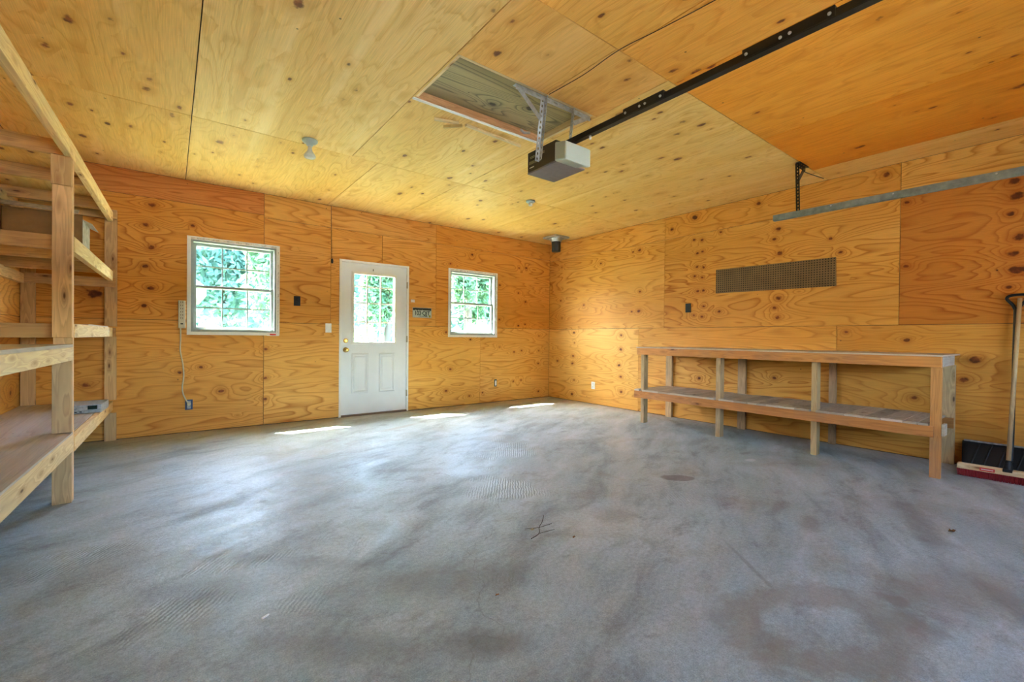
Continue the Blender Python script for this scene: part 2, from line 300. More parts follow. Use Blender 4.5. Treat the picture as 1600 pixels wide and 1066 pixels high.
def grass_mat():
    m, g = newmat('sunlit_lawn')
    geo = g.n('ShaderNodeNewGeometry')
    c = g.mix(g.noise(geo.outputs['Position'], 1.2, 5, 0.7), (0.10, 0.14, 0.05, 1), (0.24, 0.26, 0.14, 1))
    g.out(g.bsdf(c, 0.9, 0.1)); return m
grass_m = grass_mat()
drive_m = plain('pale_concrete_driveway', (0.42, 0.41, 0.39), 0.85, 0.2, var=0.1, scale=4)
roof_m = plain('grey_shingles', (0.10, 0.10, 0.105), 0.9, 0.1, var=0.3, scale=12)
housew_m = plain('pale_house_siding', (0.30, 0.30, 0.30), 0.8, 0.1)

# ------------------------------------------------------------------ mesh helpers
def nb():
    bm = bmesh.new(); bm.loops.layers.uv.new('UVMap')
    bm.loops.layers.float_color.new('sheet'); bm.loops.layers.float_color.new('tint'); return bm
def tagfaces(bm, faces, grain=0, tint=(1, 1, 1), seed=None, world=False):
    uvl = bm.loops.layers.uv['UVMap']; sl = bm.loops.layers.float_color['sheet']; tl = bm.loops.layers.float_color['tint']
    r = (random.random(), random.random(), random.random(), 1) if seed is None else (*seed, 1)
    for f in faces:
        n = f.normal; ax = max(range(3), key=lambda i: abs(n[i]))
        o = [i for i in range(3) if i != grain]
        for l in f.loops:
            c = l.vert.co
            if ax == grain: l[uvl].uv = (c[o[0]] * 0.15, c[o[1]])
            else: l[uvl].uv = (c[grain], c[o[0] if o[0] != ax else o[1]] + (0 if world else (0.31 * ax)))
            l[sl] = r; l[tl] = (*tint, 1)
def box(bm, x0, x1, y0, y1, z0, z1, grain=0, tint=(1, 1, 1), world=False, M=None):
    if x0 > x1: x0, x1 = x1, x0
    if y0 > y1: y0, y1 = y1, y0
    if z0 > z1: z0, z1 = z1, z0
    v = [bm.verts.new((x, y, z)) for x in (x0, x1) for y in (y0, y1) for z in (z0, z1)]
    fs = [bm.faces.new([v[i] for i in q]) for q in ((0, 1, 3, 2), (4, 6, 7, 5), (0, 4, 5, 1), (2, 3, 7, 6), (0, 2, 6, 4), (1, 5, 7, 3))]
    bm.normal_update(); tagfaces(bm, fs, grain, tint, None, world)
    if M is not None: bmesh.ops.transform(bm, matrix=M, verts=v)
    return v
def frame_of(d, upv=(0, 0, 1)):
    d = Vector(d).normalized(); u = Vector(upv)
    if abs(d.dot(u)) > 0.98: u = Vector((0, 1, 0)) if abs(d.y) < 0.9 else Vector((1, 0, 0))
    s = d.cross(u).normalized(); u = s.cross(d).normalized(); return d, s, u
def beam(bm, p0, p1, w, h, upv=(0, 0, 1), tint=(1, 1, 1)):
    """board from p0 to p1, w wide sideways, h along up"""
    p0 = Vector(p0); p1 = Vector(p1); L = (p1 - p0).length; d, s, u = frame_of(p1 - p0, upv)
    M = Matrix(((d.x, s.x, u.x, p0.x), (d.y, s.y, u.y, p0.y), (d.z, s.z, u.z, p0.z), (0, 0, 0, 1)))
    return box(bm, 0, L, -w / 2, w / 2, -h / 2, h / 2, 0, tint, False, M)
def tube(bm, pts, r, seg=8, cap=True):
    pts = [Vector(p) for p in pts]; rings = []
    rr = r if isinstance(r, (list, tuple)) else [r] * len(pts)
    prev = None
    for i, p in enumerate(pts):
        d = (pts[min(i + 1, len(pts) - 1)] - pts[max(i - 1, 0)]).normalized()
        if prev is None: _, s, u = frame_of(d)
        else:
            s = prev - d * prev.dot(d); s.normalize(); u = s.cross(d).normalized()
        prev = s
        rings.append([bm.verts.new(p + (s * math.cos(2 * math.pi * k / seg) + u * math.sin(2 * math.pi * k / seg)) * rr[i]) for k in range(seg)])
    fs = []
    for a, b in zip(rings, rings[1:]):
        for k in range(seg): fs.append(bm.faces.new((a[k], a[(k + 1) % seg], b[(k + 1) % seg], b[k])))
    if cap: fs.append(bm.faces.new(rings[0][::-1])); fs.append(bm.faces.new(rings[-1]))
    bm.normal_update(); tagfaces(bm, fs, 2)
    for f in fs[:-2] if cap else fs: f.smooth = True
def lathe(bm, prof, c, axis='z', seg=24, smooth=True):
    c = Vector(c); rings = []
    def pt(r, h, a):
        x, y = r * math.cos(a), r * math.sin(a)
        return c + (Vector((x, y, h)) if axis == 'z' else Vector((x, h, y)) if axis == 'y' else Vector((h, x, y)))
    for r, h in prof: rings.append([bm.verts.new(pt(max(r, 1e-4), h, 2 * math.pi * k / seg)) for k in range(seg)])
    fs = []
    for a, b in zip(rings, rings[1:]):
        for k in range(seg):
            f = bm.faces.new((a[k], a[(k + 1) % seg], b[(k + 1) % seg], b[k])); f.smooth = smooth; fs.append(f)
    fs.append(bm.faces.new(rings[0][::-1])); fs.append(bm.faces.new(rings[-1]))
    bmesh.ops.recalc_face_normals(bm, faces=fs); tagfaces(bm, fs, 2)
def wpos(o):
    v = Vector((0, 0, 0))
    while o: v += o.location; o = o.parent
    return v
def obj(name, bm, mat, parent=None, bevel=0.0, label=None, origin=None):
    bmesh.ops.recalc_face_normals(bm, faces=bm.faces)
    if parent is None and origin is None:
        lo = [min(v.co[i] for v in bm.verts) for i in range(3)]; hi = [max(v.co[i] for v in bm.verts) for i in range(3)]
        origin = ((lo[0] + hi[0]) / 2, (lo[1] + hi[1]) / 2, lo[2])
    off = wpos(parent) if parent else Vector(origin)
    bmesh.ops.translate(bm, verts=bm.verts, vec=-off)
    me = bpy.data.meshes.new(name); bm.to_mesh(me); bm.free()
    o = bpy.data.objects.new(name, me); COL.objects.link(o); me.materials.append(mat)
    if parent: o.parent = parent
    else: o.location = off
    if bevel:
        b = o.modifiers.new('bevel', 'BEVEL'); b.width = bevel; b.segments = 2; b.limit_method = 'ANGLE'
    if label: o['label'] = label
    return o
def tag(o, label, cat, group=None, kind=None):
    o['label'] = label; o['category'] = cat
    if group: o['group'] = group
    if kind: o['kind'] = kind
    return o
def thing(name, label, cat, loc, group=None):
    o = bpy.data.objects.new(name, None); COL.objects.link(o); o.location = loc; o.empty_display_size = 0.05
    return tag(o, label, cat, group)
def struct(name, bm, mat, label, parent=None):
    o = obj(name, bm, mat, parent)
    if parent is None: o['kind'] = 'structure'; o['label'] = label; o['category'] = name.split('_')[0]
    return o
def cutrects(r, holes):
    """rectangle minus holes -> list of rectangles"""
    out = [r]
    for h in holes:
        nxt = []
        for a in out:
            x0, x1, z0, z1 = a
            hx0, hx1, hz0, hz1 = max(x0, h[0]), min(x1, h[1]), max(z0, h[2]), min(z1, h[3])
            if hx0 >= hx1 or hz0 >= hz1: nxt.append(a); continue
            if hx0 > x0: nxt.append((x0, hx0, z0, z1))
            if hx1 < x1: nxt.append((hx1, x1, z0, z1))
            if hz0 > z0: nxt.append((hx0, hx1, z0, hz0))
            if hz1 < z1: nxt.append((hx0, hx1, hz1, z1))
        out = nxt
    return out
def sheets(bm, plane, rects, holes, t0, t1, grain, gap=0.0022):
    """rects: (a0,a1,b0,b1,tint). plane 'y': a=x b=z at y t0..t1 ; 'x': a=y b=z ; 'z': a=x b=y"""
    for (a0, a1, b0, b1, tint) in rects:
        seed = (random.random(), random.random(), random.random())
        for (p, q, r, s) in cutrects((a0 + gap, a1 - gap, b0 + gap, b1 - gap), holes):
            n0 = len(bm.faces)
            if plane == 'y': vs = box(bm, p, q, t0, t1, r, s, grain, tint, True)
            elif plane == 'x': vs = box(bm, t0, t1, p, q, r, s, grain, tint, True)
            else: vs = box(bm, p, q, r, s, t0, t1, grain, tint, True)
            fs = set(f for v in vs for f in v.link_faces); tagfaces(bm, fs, grain, tint, seed, True)

# ------------------------------------------------------------------ the room shell
bm = nb(); box(bm, XL - 0.15, 0.15, YS - 0.15, 0.13, -0.12, 0.0)
struct('floor', bm, concrete_m, 'stained grey concrete garage slab with sun patches by the back wall')

holesB = [(x0, x1, z0, z1) for (x0, x1, z0, z1) in WINS.values()] + [(DOOR[0] - 0.02, DOOR[1] + 0.02, -1, DOOR[3] + 0.02)]
bm = nb()
red = (0.86, 0.62, 0.62); warm = (1, 0.93, 0.86); pale = (1.1, 1.15, 1.25); org = (0.97, 0.84, 0.66)
sheets(bm, 'y', [
    (XL, -4.56, 2.49, H, red), (-4.56, -3.80, 2.46, H, (1.05, 1.05, 1.05)), (-3.80, -2.29, 2.46, H, (1, .95, .95)), (-2.29, 0, 2.46, H, org),
    (XL, -4.56, 1.22, 2.49, org), (-4.56, -3.80, 1.22, 2.46, warm), (-3.80, -3.12, 1.22, 2.46, warm), (-3.12, -2.29, 1.22, 2.46, warm), (-2.29, 0, 1.22, 2.46, org),
    (XL, -4.56, 0.006, 1.22, warm), (-4.56, -3.66, 0.006, 1.22, (1.05, 1.05, 1.1)), (-2.77, -1.49, 0.006, 1.22, (1.05, 1.05, 1.0)), (-1.49, 0, 0.006, 1.22, (1.02, 1, 1))],
    holesB, 0.0, 0.012, 0)
struct('wall_back', bm, ply_back, 'orange plywood wall with two windows and a white door')
bm = nb()
for (p, q, r, s) in cutrects((XL - 0.15, 0.15, -0.1, 2.9), holesB): box(bm, p, q, 0.013, 0.115, r, s)
struct('trim_1', bm, core_m, 'dark framing behind the back wall plywood')
bm = nb()
for (p, q, r, s) in cutrects((XL - 0.2, 0.2, -0.1, 2.9), holesB): box(bm, p, q, 0.116, 0.13, r, s)
struct('trim_2', bm, siding_m, 'outer siding of the back wall')

bm = nb()
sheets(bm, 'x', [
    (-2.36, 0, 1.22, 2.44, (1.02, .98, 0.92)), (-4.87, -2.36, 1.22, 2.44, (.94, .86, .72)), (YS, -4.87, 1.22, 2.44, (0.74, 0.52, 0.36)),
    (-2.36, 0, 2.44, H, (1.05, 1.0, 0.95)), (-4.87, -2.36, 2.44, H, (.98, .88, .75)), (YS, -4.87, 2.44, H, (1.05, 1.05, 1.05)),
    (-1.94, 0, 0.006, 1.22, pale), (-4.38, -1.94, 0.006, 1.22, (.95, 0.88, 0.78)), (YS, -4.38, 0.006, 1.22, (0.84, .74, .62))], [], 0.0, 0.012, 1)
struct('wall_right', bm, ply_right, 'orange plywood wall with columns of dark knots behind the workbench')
bm = nb(); box(bm, 0.013, 0.13, YS - 0.1, 0.0, -0.1, 2.9)
struct('trim_3', bm, core_m, 'dark framing behind the right wall plywood')

bm = nb()
sheets(bm, 'x', [(-1.2, 0, 0.006, 1.22, warm), (-3.64, -1.2, 0.006, 1.22, warm), (YS, -3.64, 0.006, 1.22, warm),
                 (-2.3, 0, 1.22, 2.44, (1.1, 1.1, 1.15)), (-4.74, -2.3, 1.22, 2.44, warm), (YS, -4.74, 1.22, 2.44, warm),
                 (-2.3, 0, 2.44, H, warm), (YS, -2.3, 2.44, H, warm)], [], XL - 0.012, XL, 1)
struct('wall_left', bm, ply_left, 'plywood wall behind the tall wooden shelving')
bm = nb(); box(bm, XL - 0.13, XL - 0.013, YS - 0.1, 0.0, -0.1, 2.9)
struct('trim_4', bm, core_m, 'dark framing behind the left wall plywood')

bm = nb()
for (p, q, r, s) in cutrects((XL, 0, 0.0, H), [GAR]): box(bm, p, q, YS - 0.12, YS, r, s, 0, warm, True)
struct('wall_front', bm, ply_left, 'plywood wall with the wide garage opening')

gd = bpy.data.objects.new('door_2', None); COL.objects.link(gd); gd.location = ((GAR[0] + GAR[1]) / 2, YS - 0.03, 0); gd['kind'] = 'structure'; gd['category'] = 'door'; gd['label'] = 'closed white sectional garage door with unseen panes added for fill daylight'
for k in range(4):
    bm = nb()
    for (p, q, r, s_) in cutrects((GAR[0] + .002, GAR[1] - .002, 0.005 + k * 0.53, 0.525 + (k) * 0.53), FILL_LITES): box(bm, p, q, YS - 0.06, YS - 0.02, r, s_)
    obj('door_section', bm, door_paint, gd)
for (p, q, r, s_) in FILL_LITES:
    bm = nb(); v = [bm.verts.new(c) for c in ((p, YS - .04, r), (q, YS - .04, r), (q, YS - .04, s_), (p, YS - .04, s_))]; bm.faces.new(v); obj('glass', bm, glass, gd)  # glass of the panes added for fill daylight

HATCH = (-4.085, -2.92, -3.672, -3.072)
bm = nb()
cp = (1.0, 1.0, 1.0); co = (1.0, 0.60, 0.20); cd = (0.95, 0.50, 0.13)
rows = []
for i, (a, b) in enumerate([(XL, -5.31), (-5.31, -3.85), (-3.85, -2.92), (-2.92, -1.5), (-1.5, 0)]):
    rows.append((a, b, -1.76, 0, (1.0, 0.93, 0.82) if i < 2 else (0.99, 0.93, 0.84)))
for i, (a, b) in enumerate([(XL, -5.31), (-5.31, -4.10), (-4.10, -2.88), (-2.88, -1.66), (-1.66, 0)]):
    if i == 2:
        rows.append((a, -3.39, -4.285, -3.672, (.98, .80, .62))); rows.append((-3.39, b, -4.285, -3.672, (.98, .78, .58)))
        rows.append((a, b, -3.672, -1.76, (1, .98, .95)))
    else: rows.append((a, b, -4.285, -1.76, (1.0, .93, .82) if i == 0 else (1.05, 1.05, 1.12) if i == 1 else (1, .97, .9)))
for a, b, t in [(XL, -5.35, cp), (-5.35, -4.13, cp), (-4.13, -3.35, (1.0, .76, .45)), (-3.35, -2.82, (1.0, .68, .33)), (-2.82, -1.51, co), (-1.51, -0.42, cd), (-0.42, 0, (1, .88, .72))]:
    rows.append((a, b, -6.72, -4.285, t)); rows.append((a, b, YS, -6.72, t))
sheets(bm, 'z', rows, [HATCH], H, H + 0.012, 1, 0.003)
struct('ceiling', bm, ply_ceil, 'pale knotty plywood ceiling with a recessed attic hatch')
bm = nb()
for (p, q, r, s) in cutrects((XL - 0.2, 0.2, YS - 0.4, 0.13), [HATCH]): box(bm, p, q, r, s, H + 0.013, H + 0.03)
struct('trim_5', bm, core_m, 'dark boards above the ceiling plywood')
bm = nb(); box(bm, XL - 0.4, 0.4, YS - 0.5, 0.58, 3.05, 3.1)
struct('trim_6', bm, roof_m, 'roof deck over the garage')
bm = nb(); box(bm, XL - 0.4, 0.4, 0.13, 0.585, 2.68, 2.72); box(bm, XL - 0.4, 0.4, 0.56, 0.60, 2.66, 3.06)
struct('trim_7', bm, siding_m, 'eave and fascia outside the back wall')

# attic hatch : recessed panel and lining
h = thing('attic_hatch', 'recessed ceiling hatch with a dark mildewed plywood panel', 'attic hatch', (-3.5, -3.37, H))
bm = nb(); vs = box(bm, HATCH[0], HATCH[1], HATCH[2], HATCH[3], H + 0.05, H + 0.062, 0, (1, 1, 1), True)
obj('panel', bm, ply_hatch, h)
bm = nb(); t = 0.019; z0, z1 = H + 0.0005, H + 0.0495
box(bm, HATCH[0], HATCH[1], HATCH[3] - t, HATCH[3], z0, z1, 0, (0.85, 0.6, 0.5)); box(bm, HATCH[0], HATCH[1], HATCH[2], HATCH[2] + t, z0, z1, 0)
box(bm, HATCH[0], HATCH[0] + t, HATCH[2] + t, HATCH[3] - t, z0, z1, 1, (1.15, 1.15, 1.2)); box(bm, HATCH[1] - t, HATCH[1], HATCH[2] + t, HATCH[3] - t, z0, z1, 1)
obj('lining', bm, pine, h)
bm = nb()
beam(bm, (HATCH[0] - .01, HATCH[3] + 0.006, H - 0.004), (HATCH[1] + .01, HATCH[3] + 0.006, H - 0.004), 0.022, 0.008)
obj('trim_strip', bm, white_paint, h, label='thin off-white edge strip')
bm = nb(); tube(bm, [(-3.17, -3.12, H + 0.02), (-3.12, -3.10, H + 0.02), (-3.07, -3.11, H + 0.03)], 0.010, 8)
obj('latch', bm, galv, h)

# ------------------------------------------------------------------ windows
def window(nm, r, rail_z, label):
    x0, x1, z0, z1 = r
    w = bpy.data.objects.new(nm, None); COL.objects.link(w); w.location = ((x0 + x1) / 2, 0.05, z0); w['kind'] = 'structure'; w['label'] = label; w['category'] = 'window'
    bm = nb()    # flush casing lip + jamb liner
    L = 0.035
    for a in ((x0 - L, x1 + L, z1, z1 + L), (x0 - L, x1 + L, z0 - L, z0), (x0 - L, x0, z0, z1), (x1, x1 + L, z0, z1)): box(bm, a[0], a[1], -0.006, 0.004, a[2], a[3])
    obj('window_frame', bm, white_paint, w, 0.002)
    bm = nb(); t = 0.022
    box(bm, x0 - .001, x0 + t, 0.004, 0.13, z0, z1); box(bm, x1 - t, x1 + .001, 0.004, 0.13, z0, z1); box(bm, x0 + t, x1 - t, 0.004, 0.13, z1 - t, z1); box(bm, x0 + t, x1 - t, 0.004, 0.14, z0 - .001, z0 + t)
    obj('jamb', bm, vinyl, w)
    bm = nb(); rnd = random.Random(3)
    n = 26
    for i in range(n):     # ragged caulk along head and right jamb
        a = x0 + (x1 - x0) * i / n; box(bm, a, a + (x1 - x0) / n, -0.009, 0.002, z1 + 0.004 + rnd.uniform(-.004, .006), z1 + 0.012 + rnd.uniform(0, .012))
        b = z0 + (z1 - z0) * i / n; box(bm, x1 + 0.012, x1 + 0.02 + rnd.uniform(-.004, .006), -0.009, 0.002, b, b + (z1 - z0) / n)
    obj('caulk', bm, foam_m, w, label='ragged grey caulk at the head and right jamb')
    for up_, yy, (za, zb) in ((True, 0.085, (rail_z - 0.018, z1 - t)), (False, 0.05, (z0 + t, rail_z + 0.018))):
        bm = nb(); s = 0.030; xa, xb = x0 + t, x1 - t
        box(bm, xa, xa + s, yy, yy + 0.03, za, zb); box(bm, xb - s, xb, yy, yy + 0.03, za, zb)
        box(bm, xa + s, xb - s, yy, yy + 0.03, zb - s, zb); box(bm, xa + s, xb - s, yy, yy + 0.03, za, za + s)
        sh = obj('sash', bm, vinyl, w, 0.003)
        bm = nb(); gx0, gx1, gz0, gz1 = xa + s, xb - s, za + s, zb - s
        for k in (1, 2): c = gx0 + (gx1 - gx0) * k / 3; box(bm, c - 0.007, c + 0.007, yy + 0.010, yy + 0.018, gz0, gz1)
        c = (gz0 + gz1) / 2; box(bm, gx0, gx1, yy + 0.0095, yy + 0.0185, c - 0.007, c + 0.007)
        obj('muntin', bm, vinyl, sh)
        bm = nb(); v = [bm.verts.new(p) for p in ((gx0, yy + .014, gz0), (gx1, yy + .014, gz0), (gx1, yy + .014, gz1), (gx0, yy + .014, gz1))]; bm.faces.new(v)
        obj('glass', bm, glass, sh)
    return w
window('window_1', WINS['window_1'], 1.60, 'white double-hung window left of the door, six panes per sash')
window('window_2', WINS['window_2'], 1.595, 'smaller looking white double-hung window right of the door')
w1 = bpy.data.objects['window_1']
bm = nb(); box(bm, -4.497, -4.432, -0.010, -0.0065, 1.068, 1.085); obj('sticker', bm, red_label, w1, label='small red and white sticker at the lower right corner')
bm = nb(); box(bm, -4.53, -4.40, -0.0085, -0.0065, 1.060, 1.10); obj('sticker', bm, cloth_white, w1)

# ------------------------------------------------------------------ the door
d = bpy.data.objects.new('door_1', None); COL.objects.link(d); d.location = (-3.21, 0, 0); d['kind'] = 'structure'; d['category'] = 'door'; d['label'] = 'white steel door with a nine-pane upper light and brass knobs'
x0, x1, z0, z1 = DOOR
bm = nb()
for a in ((x0 - 0.028, x0, 0, z1 + 0.028), (x1, x1 + 0.028, 0, z1 + 0.028), (x0, x1, z1, z1 + 0.028)): box(bm, a[0], a[1], -0.008, 0.13, a[2], a[3])
obj('door_frame', bm, white_paint, d, 0.002)
bm = nb(); box(bm, x0, x1, -0.02, 0.13, 0.0, 0.022); obj('threshold', bm, plain('dark_threshold', (0.20, 0.13, 0.08), 0.6), d, 0.003)
lx0, lx1, lz0, lz1 = -3.505, -2.935, 0.985, 1.90
bm = nb()
for (p, q, r, s) in cutrects((x0 + .004, x1 - .004, z0, z1 - .004), [(lx0, lx1, lz0, lz1)]): box(bm, p, q, 0.012, 0.055, r, s)
slab = obj('door_slab', bm, door_paint, d)
bm = nb()   # raised light surround
for ex, dy in ((0.030, -0.010), (0.016, -0.022)):
    for a in ((lx0 - ex, lx1 + ex, lz1 - 0.004, lz1 + ex), (lx0 - ex, lx1 + ex, lz0 - ex, lz0 + .004), (lx0 - ex, lx0 + .004, lz0, lz1), (lx1 - .004, lx1 + ex, lz0, lz1)):
        box(bm, a[0], a[1], dy + 0.012 - 0.002, 0.0125, a[2], a[3])
obj('light_frame', bm, white_paint, slab, 0.003)
bm = nb()
gw = (lx1 - lx0); gh = lz1 - lz0
for k in (1, 2): c = lx0 + gw * k / 3; box(bm, c - 0.010, c + 0.010, 0.028, 0.040, lz0, lz1)
for fz in (0.30, 0.58, 0.82): c = lz0 + gh * fz; box(bm, lx0, lx1, 0.0275, 0.0405, c - 0.009, c + 0.009)
obj('muntin', bm, white_paint, slab)
bm = nb(); v = [bm.verts.new(p) for p in ((lx0, .034, lz0), (lx1, .034, lz0), (lx1, .034, lz1), (lx0, .034, lz1))]; bm.faces.new(v)
obj('glass', bm, glass, slab)
for (a, b) in ((-3.53, -3.30), (-3.155, -2.925)):        # raised lower panels
    bm = nb(); za, zb = 0.30, 0.835
    prof = [(0.0, 0.012), (0.010, -0.002), (0.018, -0.002), (0.036, 0.0115), (0.052, 0.002)]
    rings = [[bm.verts.new((X, y, Z)) for X, Z in ((a + i, za + i), (b - i, za + i), (b - i, zb - i), (a + i, zb - i))] for i, y in prof]
    for r1, r2 in zip(rings, rings[1:]):
        for k in range(4): bm.faces.new((r1[k], r1[(k + 1) % 4], r2[(k + 1) % 4], r2[k]))
    bm.faces.new(rings[-1]); obj('raised_panel', bm, door_paint, slab)
for zz, big in ((1.005, False), (0.885, True)):
    bm = nb()
    if big: lathe(bm, [(0.034, 0.012), (0.034, 0.004), (0.012, 0.0), (0.011, -0.022), (0.022, -0.030), (0.029, -0.042), (0.026, -0.056), (0.010, -0.062)], (-3.605, 0, zz), 'y')
    else: lathe(bm, [(0.031, 0.012), (0.031, 0.003), (0.022, -0.008), (0.018, -0.010)], (-3.605, 0, zz), 'y'); box(bm, -3.609, -3.601, -0.024, -0.008, zz - 0.016, zz + 0.016)
    obj('door_knob' if big else 'deadbolt', bm, brass, slab)
for zz in (1.80, 1.03, 0.26):
    bm = nb(); lathe(bm, [(0.007, -0.045), (0.007, 0.045)], (x1 - 0.001, -0.010, zz), 'z', 12); box(bm, x1 - 0.012, x1 + 0.012, -0.0095, -0.008, zz - 0.045, zz + 0.045)
    obj('hinge', bm, plain('dull_hinge_metal', (0.40, 0.36, 0.26), 0.4, 0.5, 0.6), d)
bm = nb(); box(bm, -3.245, -3.238, 0.006, 0.013, 1.955, 1.985); obj('peep_hook', bm, black_metal, slab)

# ------------------------------------------------------------------ things on the back wall
def wallplate(name, label, cat, cx, cz, plane='y', w=0.075, hgt=0.118, col=white_pl, kind='outlet', group=None, base=0.0):
    """device plate: cx is x on the back wall or y on the right wall"""
    def P(a, dpt, z): return (a, -dpt, z) if plane == 'y' else (-dpt, a, z)
    def bx(bm, a0, a1, d0, d1, q0, q1):
        if plane == 'y': box(bm, a0, a1, -d1, -d0, q0, q1)
        else: box(bm, -d1, -d0, a0, a1, q0, q1)
    t = thing(name, label, cat, P(cx, 0, cz), group)
    bm = nb(); bx(bm, cx - w / 2, cx + w / 2, 0.0005, 0.007, cz - hgt / 2, cz + hgt / 2); obj('plate', bm, col, t, 0.002)
    if kind == 'outlet':
        for s in (-1, 1):
            bm = nb(); bx(bm, cx - 0.016, cx + 0.016, 0.007, 0.010, cz + s * 0.027 - 0.016, cz + s * 0.027 + 0.016); so = obj('socket', bm, col, t, 0.003)
            bm = nb()
            for q in (-0.006, 0.006): bx(bm, cx + q - 0.0012, cx + q + 0.0012, 0.0098, 0.0105, cz + s * 0.027 - 0.002, cz + s * 0.027 + 0.007)
            bx(bm, cx - 0.002, cx + 0.002, 0.0098, 0.0105, cz + s * 0.027 - 0.010, cz + s * 0.027 - 0.006)
            obj('slot', bm, black_pl, so)
    elif kind == 'switch':
        bm = nb(); bx(bm, cx - 0.005, cx + 0.005, 0.007, 0.018, cz - 0.004, cz + 0.012); obj('toggle', bm, col, t, 0.001)
    return t
wallplate('outlet', 'black duplex outlet between the left window and the door', 'outlet', -4.199, 1.494, col=black_pl)
wallplate('light_switch', 'white toggle light switch left of the door handle side', 'switch', -3.827, 1.169, kind='switch')
wallplate('outlet', 'bare narrow outlet low on the wall under the right window', 'outlet', -1.185, 0.315, w=0.05, hgt=0.12, col=plain('dark_green_box', (0.05, 0.08, 0.07), 0.5))
bm = nb(); box(bm, -1.197, -1.173, -0.011, -0.0065, 0.275, 0.355); obj('receptacle', bm, white_pl, bpy.data.objects['outlet.001'])
wallplate('outlet', 'black duplex outlet on the right wall above the workbench corner', 'outlet', -2.723, 1.48, 'x', col=black_pl)
wallplate('outlet', 'white duplex outlet low on the right wall left of the workbench', 'outlet', -1.071, 0.303, 'x')
t = wallplate('outlet', 'blue outlet box low under the left window with a plug in it', 'outlet', -5.276, 0.304, w=0.068, hgt=0.11, col=blue_pl, kind='none')
bm = nb(); box(bm, -5.292, -5.260, -0.011, -0.0065, 0.262, 0.346); obj('receptacle', bm, grey_pl, t, 0.002)

t = thing('power_strip', 'beige power strip hanging beside the left window with its cord', 'power strip', (-5.341, 0, 1.13))
bm = nb(); box(bm, -5.372, -5.310, -0.042, -0.001, 1.135, 1.432); body = obj('strip_body', bm, ivory, t, 0.005)
for k in range(6):
    bm = nb(); zc = 1.235 + k * 0.034
    for q in (-0.011, 0.006): box(bm, -5.341 + q, -5.341 + q + 0.004, -0.0435, -0.0415, zc, zc + 0.016)
    obj('socket', bm, core_m, body)
bm = nb(); box(bm, -5.352, -5.330, -0.048, -0.0415, 1.175, 1.189); obj('rocker_switch', bm, black_pl, body)
def smooth(pts, n=8):
    pts = [Vector(p) for p in pts]; out = []
    P = [pts[0]] + pts + [pts[-1]]
    for i in range(1, len(P) - 2):
        for k in range(n):
            s = k / n; a, b, c, d_ = P[i - 1], P[i], P[i + 1], P[i + 2]
            out.append(0.5 * ((2 * b) + (-a + c) * s + (2 * a - 5 * b + 4 * c - d_) * s * s + (-a + 3 * b - 3 * c + d_) * s ** 3))
    out.append(pts[-1]); return out
bm = nb(); tube(bm, smooth([(-5.352, -0.02, 1.137), (-5.350, -0.013, 1.03), (-5.353, -0.010, 0.90), (-5.332, -0.010, 0.76), (-5.322, -0.010, 0.62), (-5.334, -0.010, 0.50), (-5.325, -0.011, 0.42), (-5.29, -0.030, 0.335), (-5.278, -0.045, 0.315)]), 0.0065, 8)
obj('cord', bm, ivory, t)
bm = nb(); lathe(bm, [(0.014, -0.046), (0.017, -0.04), (0.017, -0.0115)], (-5.276, 0, 0.315), 'y', 16); obj('plug', bm, ivory, t)

# licence plate
t = thing('licence_plate', 'green and white licence plate nailed up right of the door', 'licence plate', (-2.515, 0, 1.35))
bm = nb(); box(bm, -2.665, -2.365, -0.006, -0.0025, 1.345, 1.490); obj('plate_face', bm, plate_m, t, 0.0015)
bm = nb(); fr = 0.004
for a in ((-2.665, -2.365, 1.486, 1.490), (-2.665, -2.365, 1.345, 1.349), (-2.665, -2.661, 1.345, 1.490), (-2.369, -2.365, 1.345, 1.490)): box(bm, a[0], a[1], -0.008, -0.005, a[2], a[3])
obj('rim', bm, galv, t)
ink = plain('dark_plate_ink', (0.015, 0.03, 0.035), 0.4)
def text(s, size, loc, mat, parent, rot=(math.radians(90), 0, 0), ext=0.0008, sx=1.0, bold=0.0, name='lettering'):
    c = bpy.data.curves.new(name, 'FONT'); c.body = s; c.size = size; c.extrude = ext; c.align_x = 'CENTER'; c.align_y = 'CENTER'; c.offset = bold
    o = bpy.data.objects.new(name, c); COL.objects.link(o); o.data.materials.append(mat)
    me = bpy.data.meshes.new_from_object(o); bpy.data.objects.remove(o); o = bpy.data.objects.new(name, me); COL.objects.link(o); o.parent = parent
    o.location = Vector(loc) - wpos(parent); o.rotation_euler = rot; o.scale = (sx, 1, 1); return o
text('103·QJT', 0.088, (-2.515, -0.0072, 1.408), ink, t, sx=0.82, bold=0.0016, name='plate_number')
text('COLORADO', 0.026, (-2.50, -0.0072, 1.363), plain('plate_blue_ink', (0.05, 0.10, 0.16), 0.4), t, sx=1.0, name='plate_state')
bm = nb(); box(bm, -2.405, -2.380, -0.0072, -0.0058, 1.352, 1.384); obj('sticker', bm, plain('olive_sticker', (0.30, 0.26, 0.02), 0.5), t)
bm = nb(); box(bm, -2.692, -2.632, -0.003, -0.0005, 1.563, 1.603); tag(obj('sticker', bm, cloth_white, None), 'tiny white sticker above the licence plate', 'sticker')
t = thing('latch_hook', 'small dark latch above the door corner, below a drawn sheet seam', 'hook', (-3.788, 0, 2.0))
bm = nb(); lathe(bm, [(0.004, 0.0), (0.014, 0.012), (0.014, 0.05), (0.004, 0.066)], (-3.788, -0.014, 2.0), 'z', 12); obj('latch_body', bm, black_metal, t)
bm = nb(); tube(bm, [(-3.79, -0.006, 2.062), (-3.795, -0.004, 2.40), (-3.80, -0.003, 2.735)], 0.0022, 6); obj('line', bm, black_metal, t)  # dark tube drawn for the vertical sheet seam above the latch

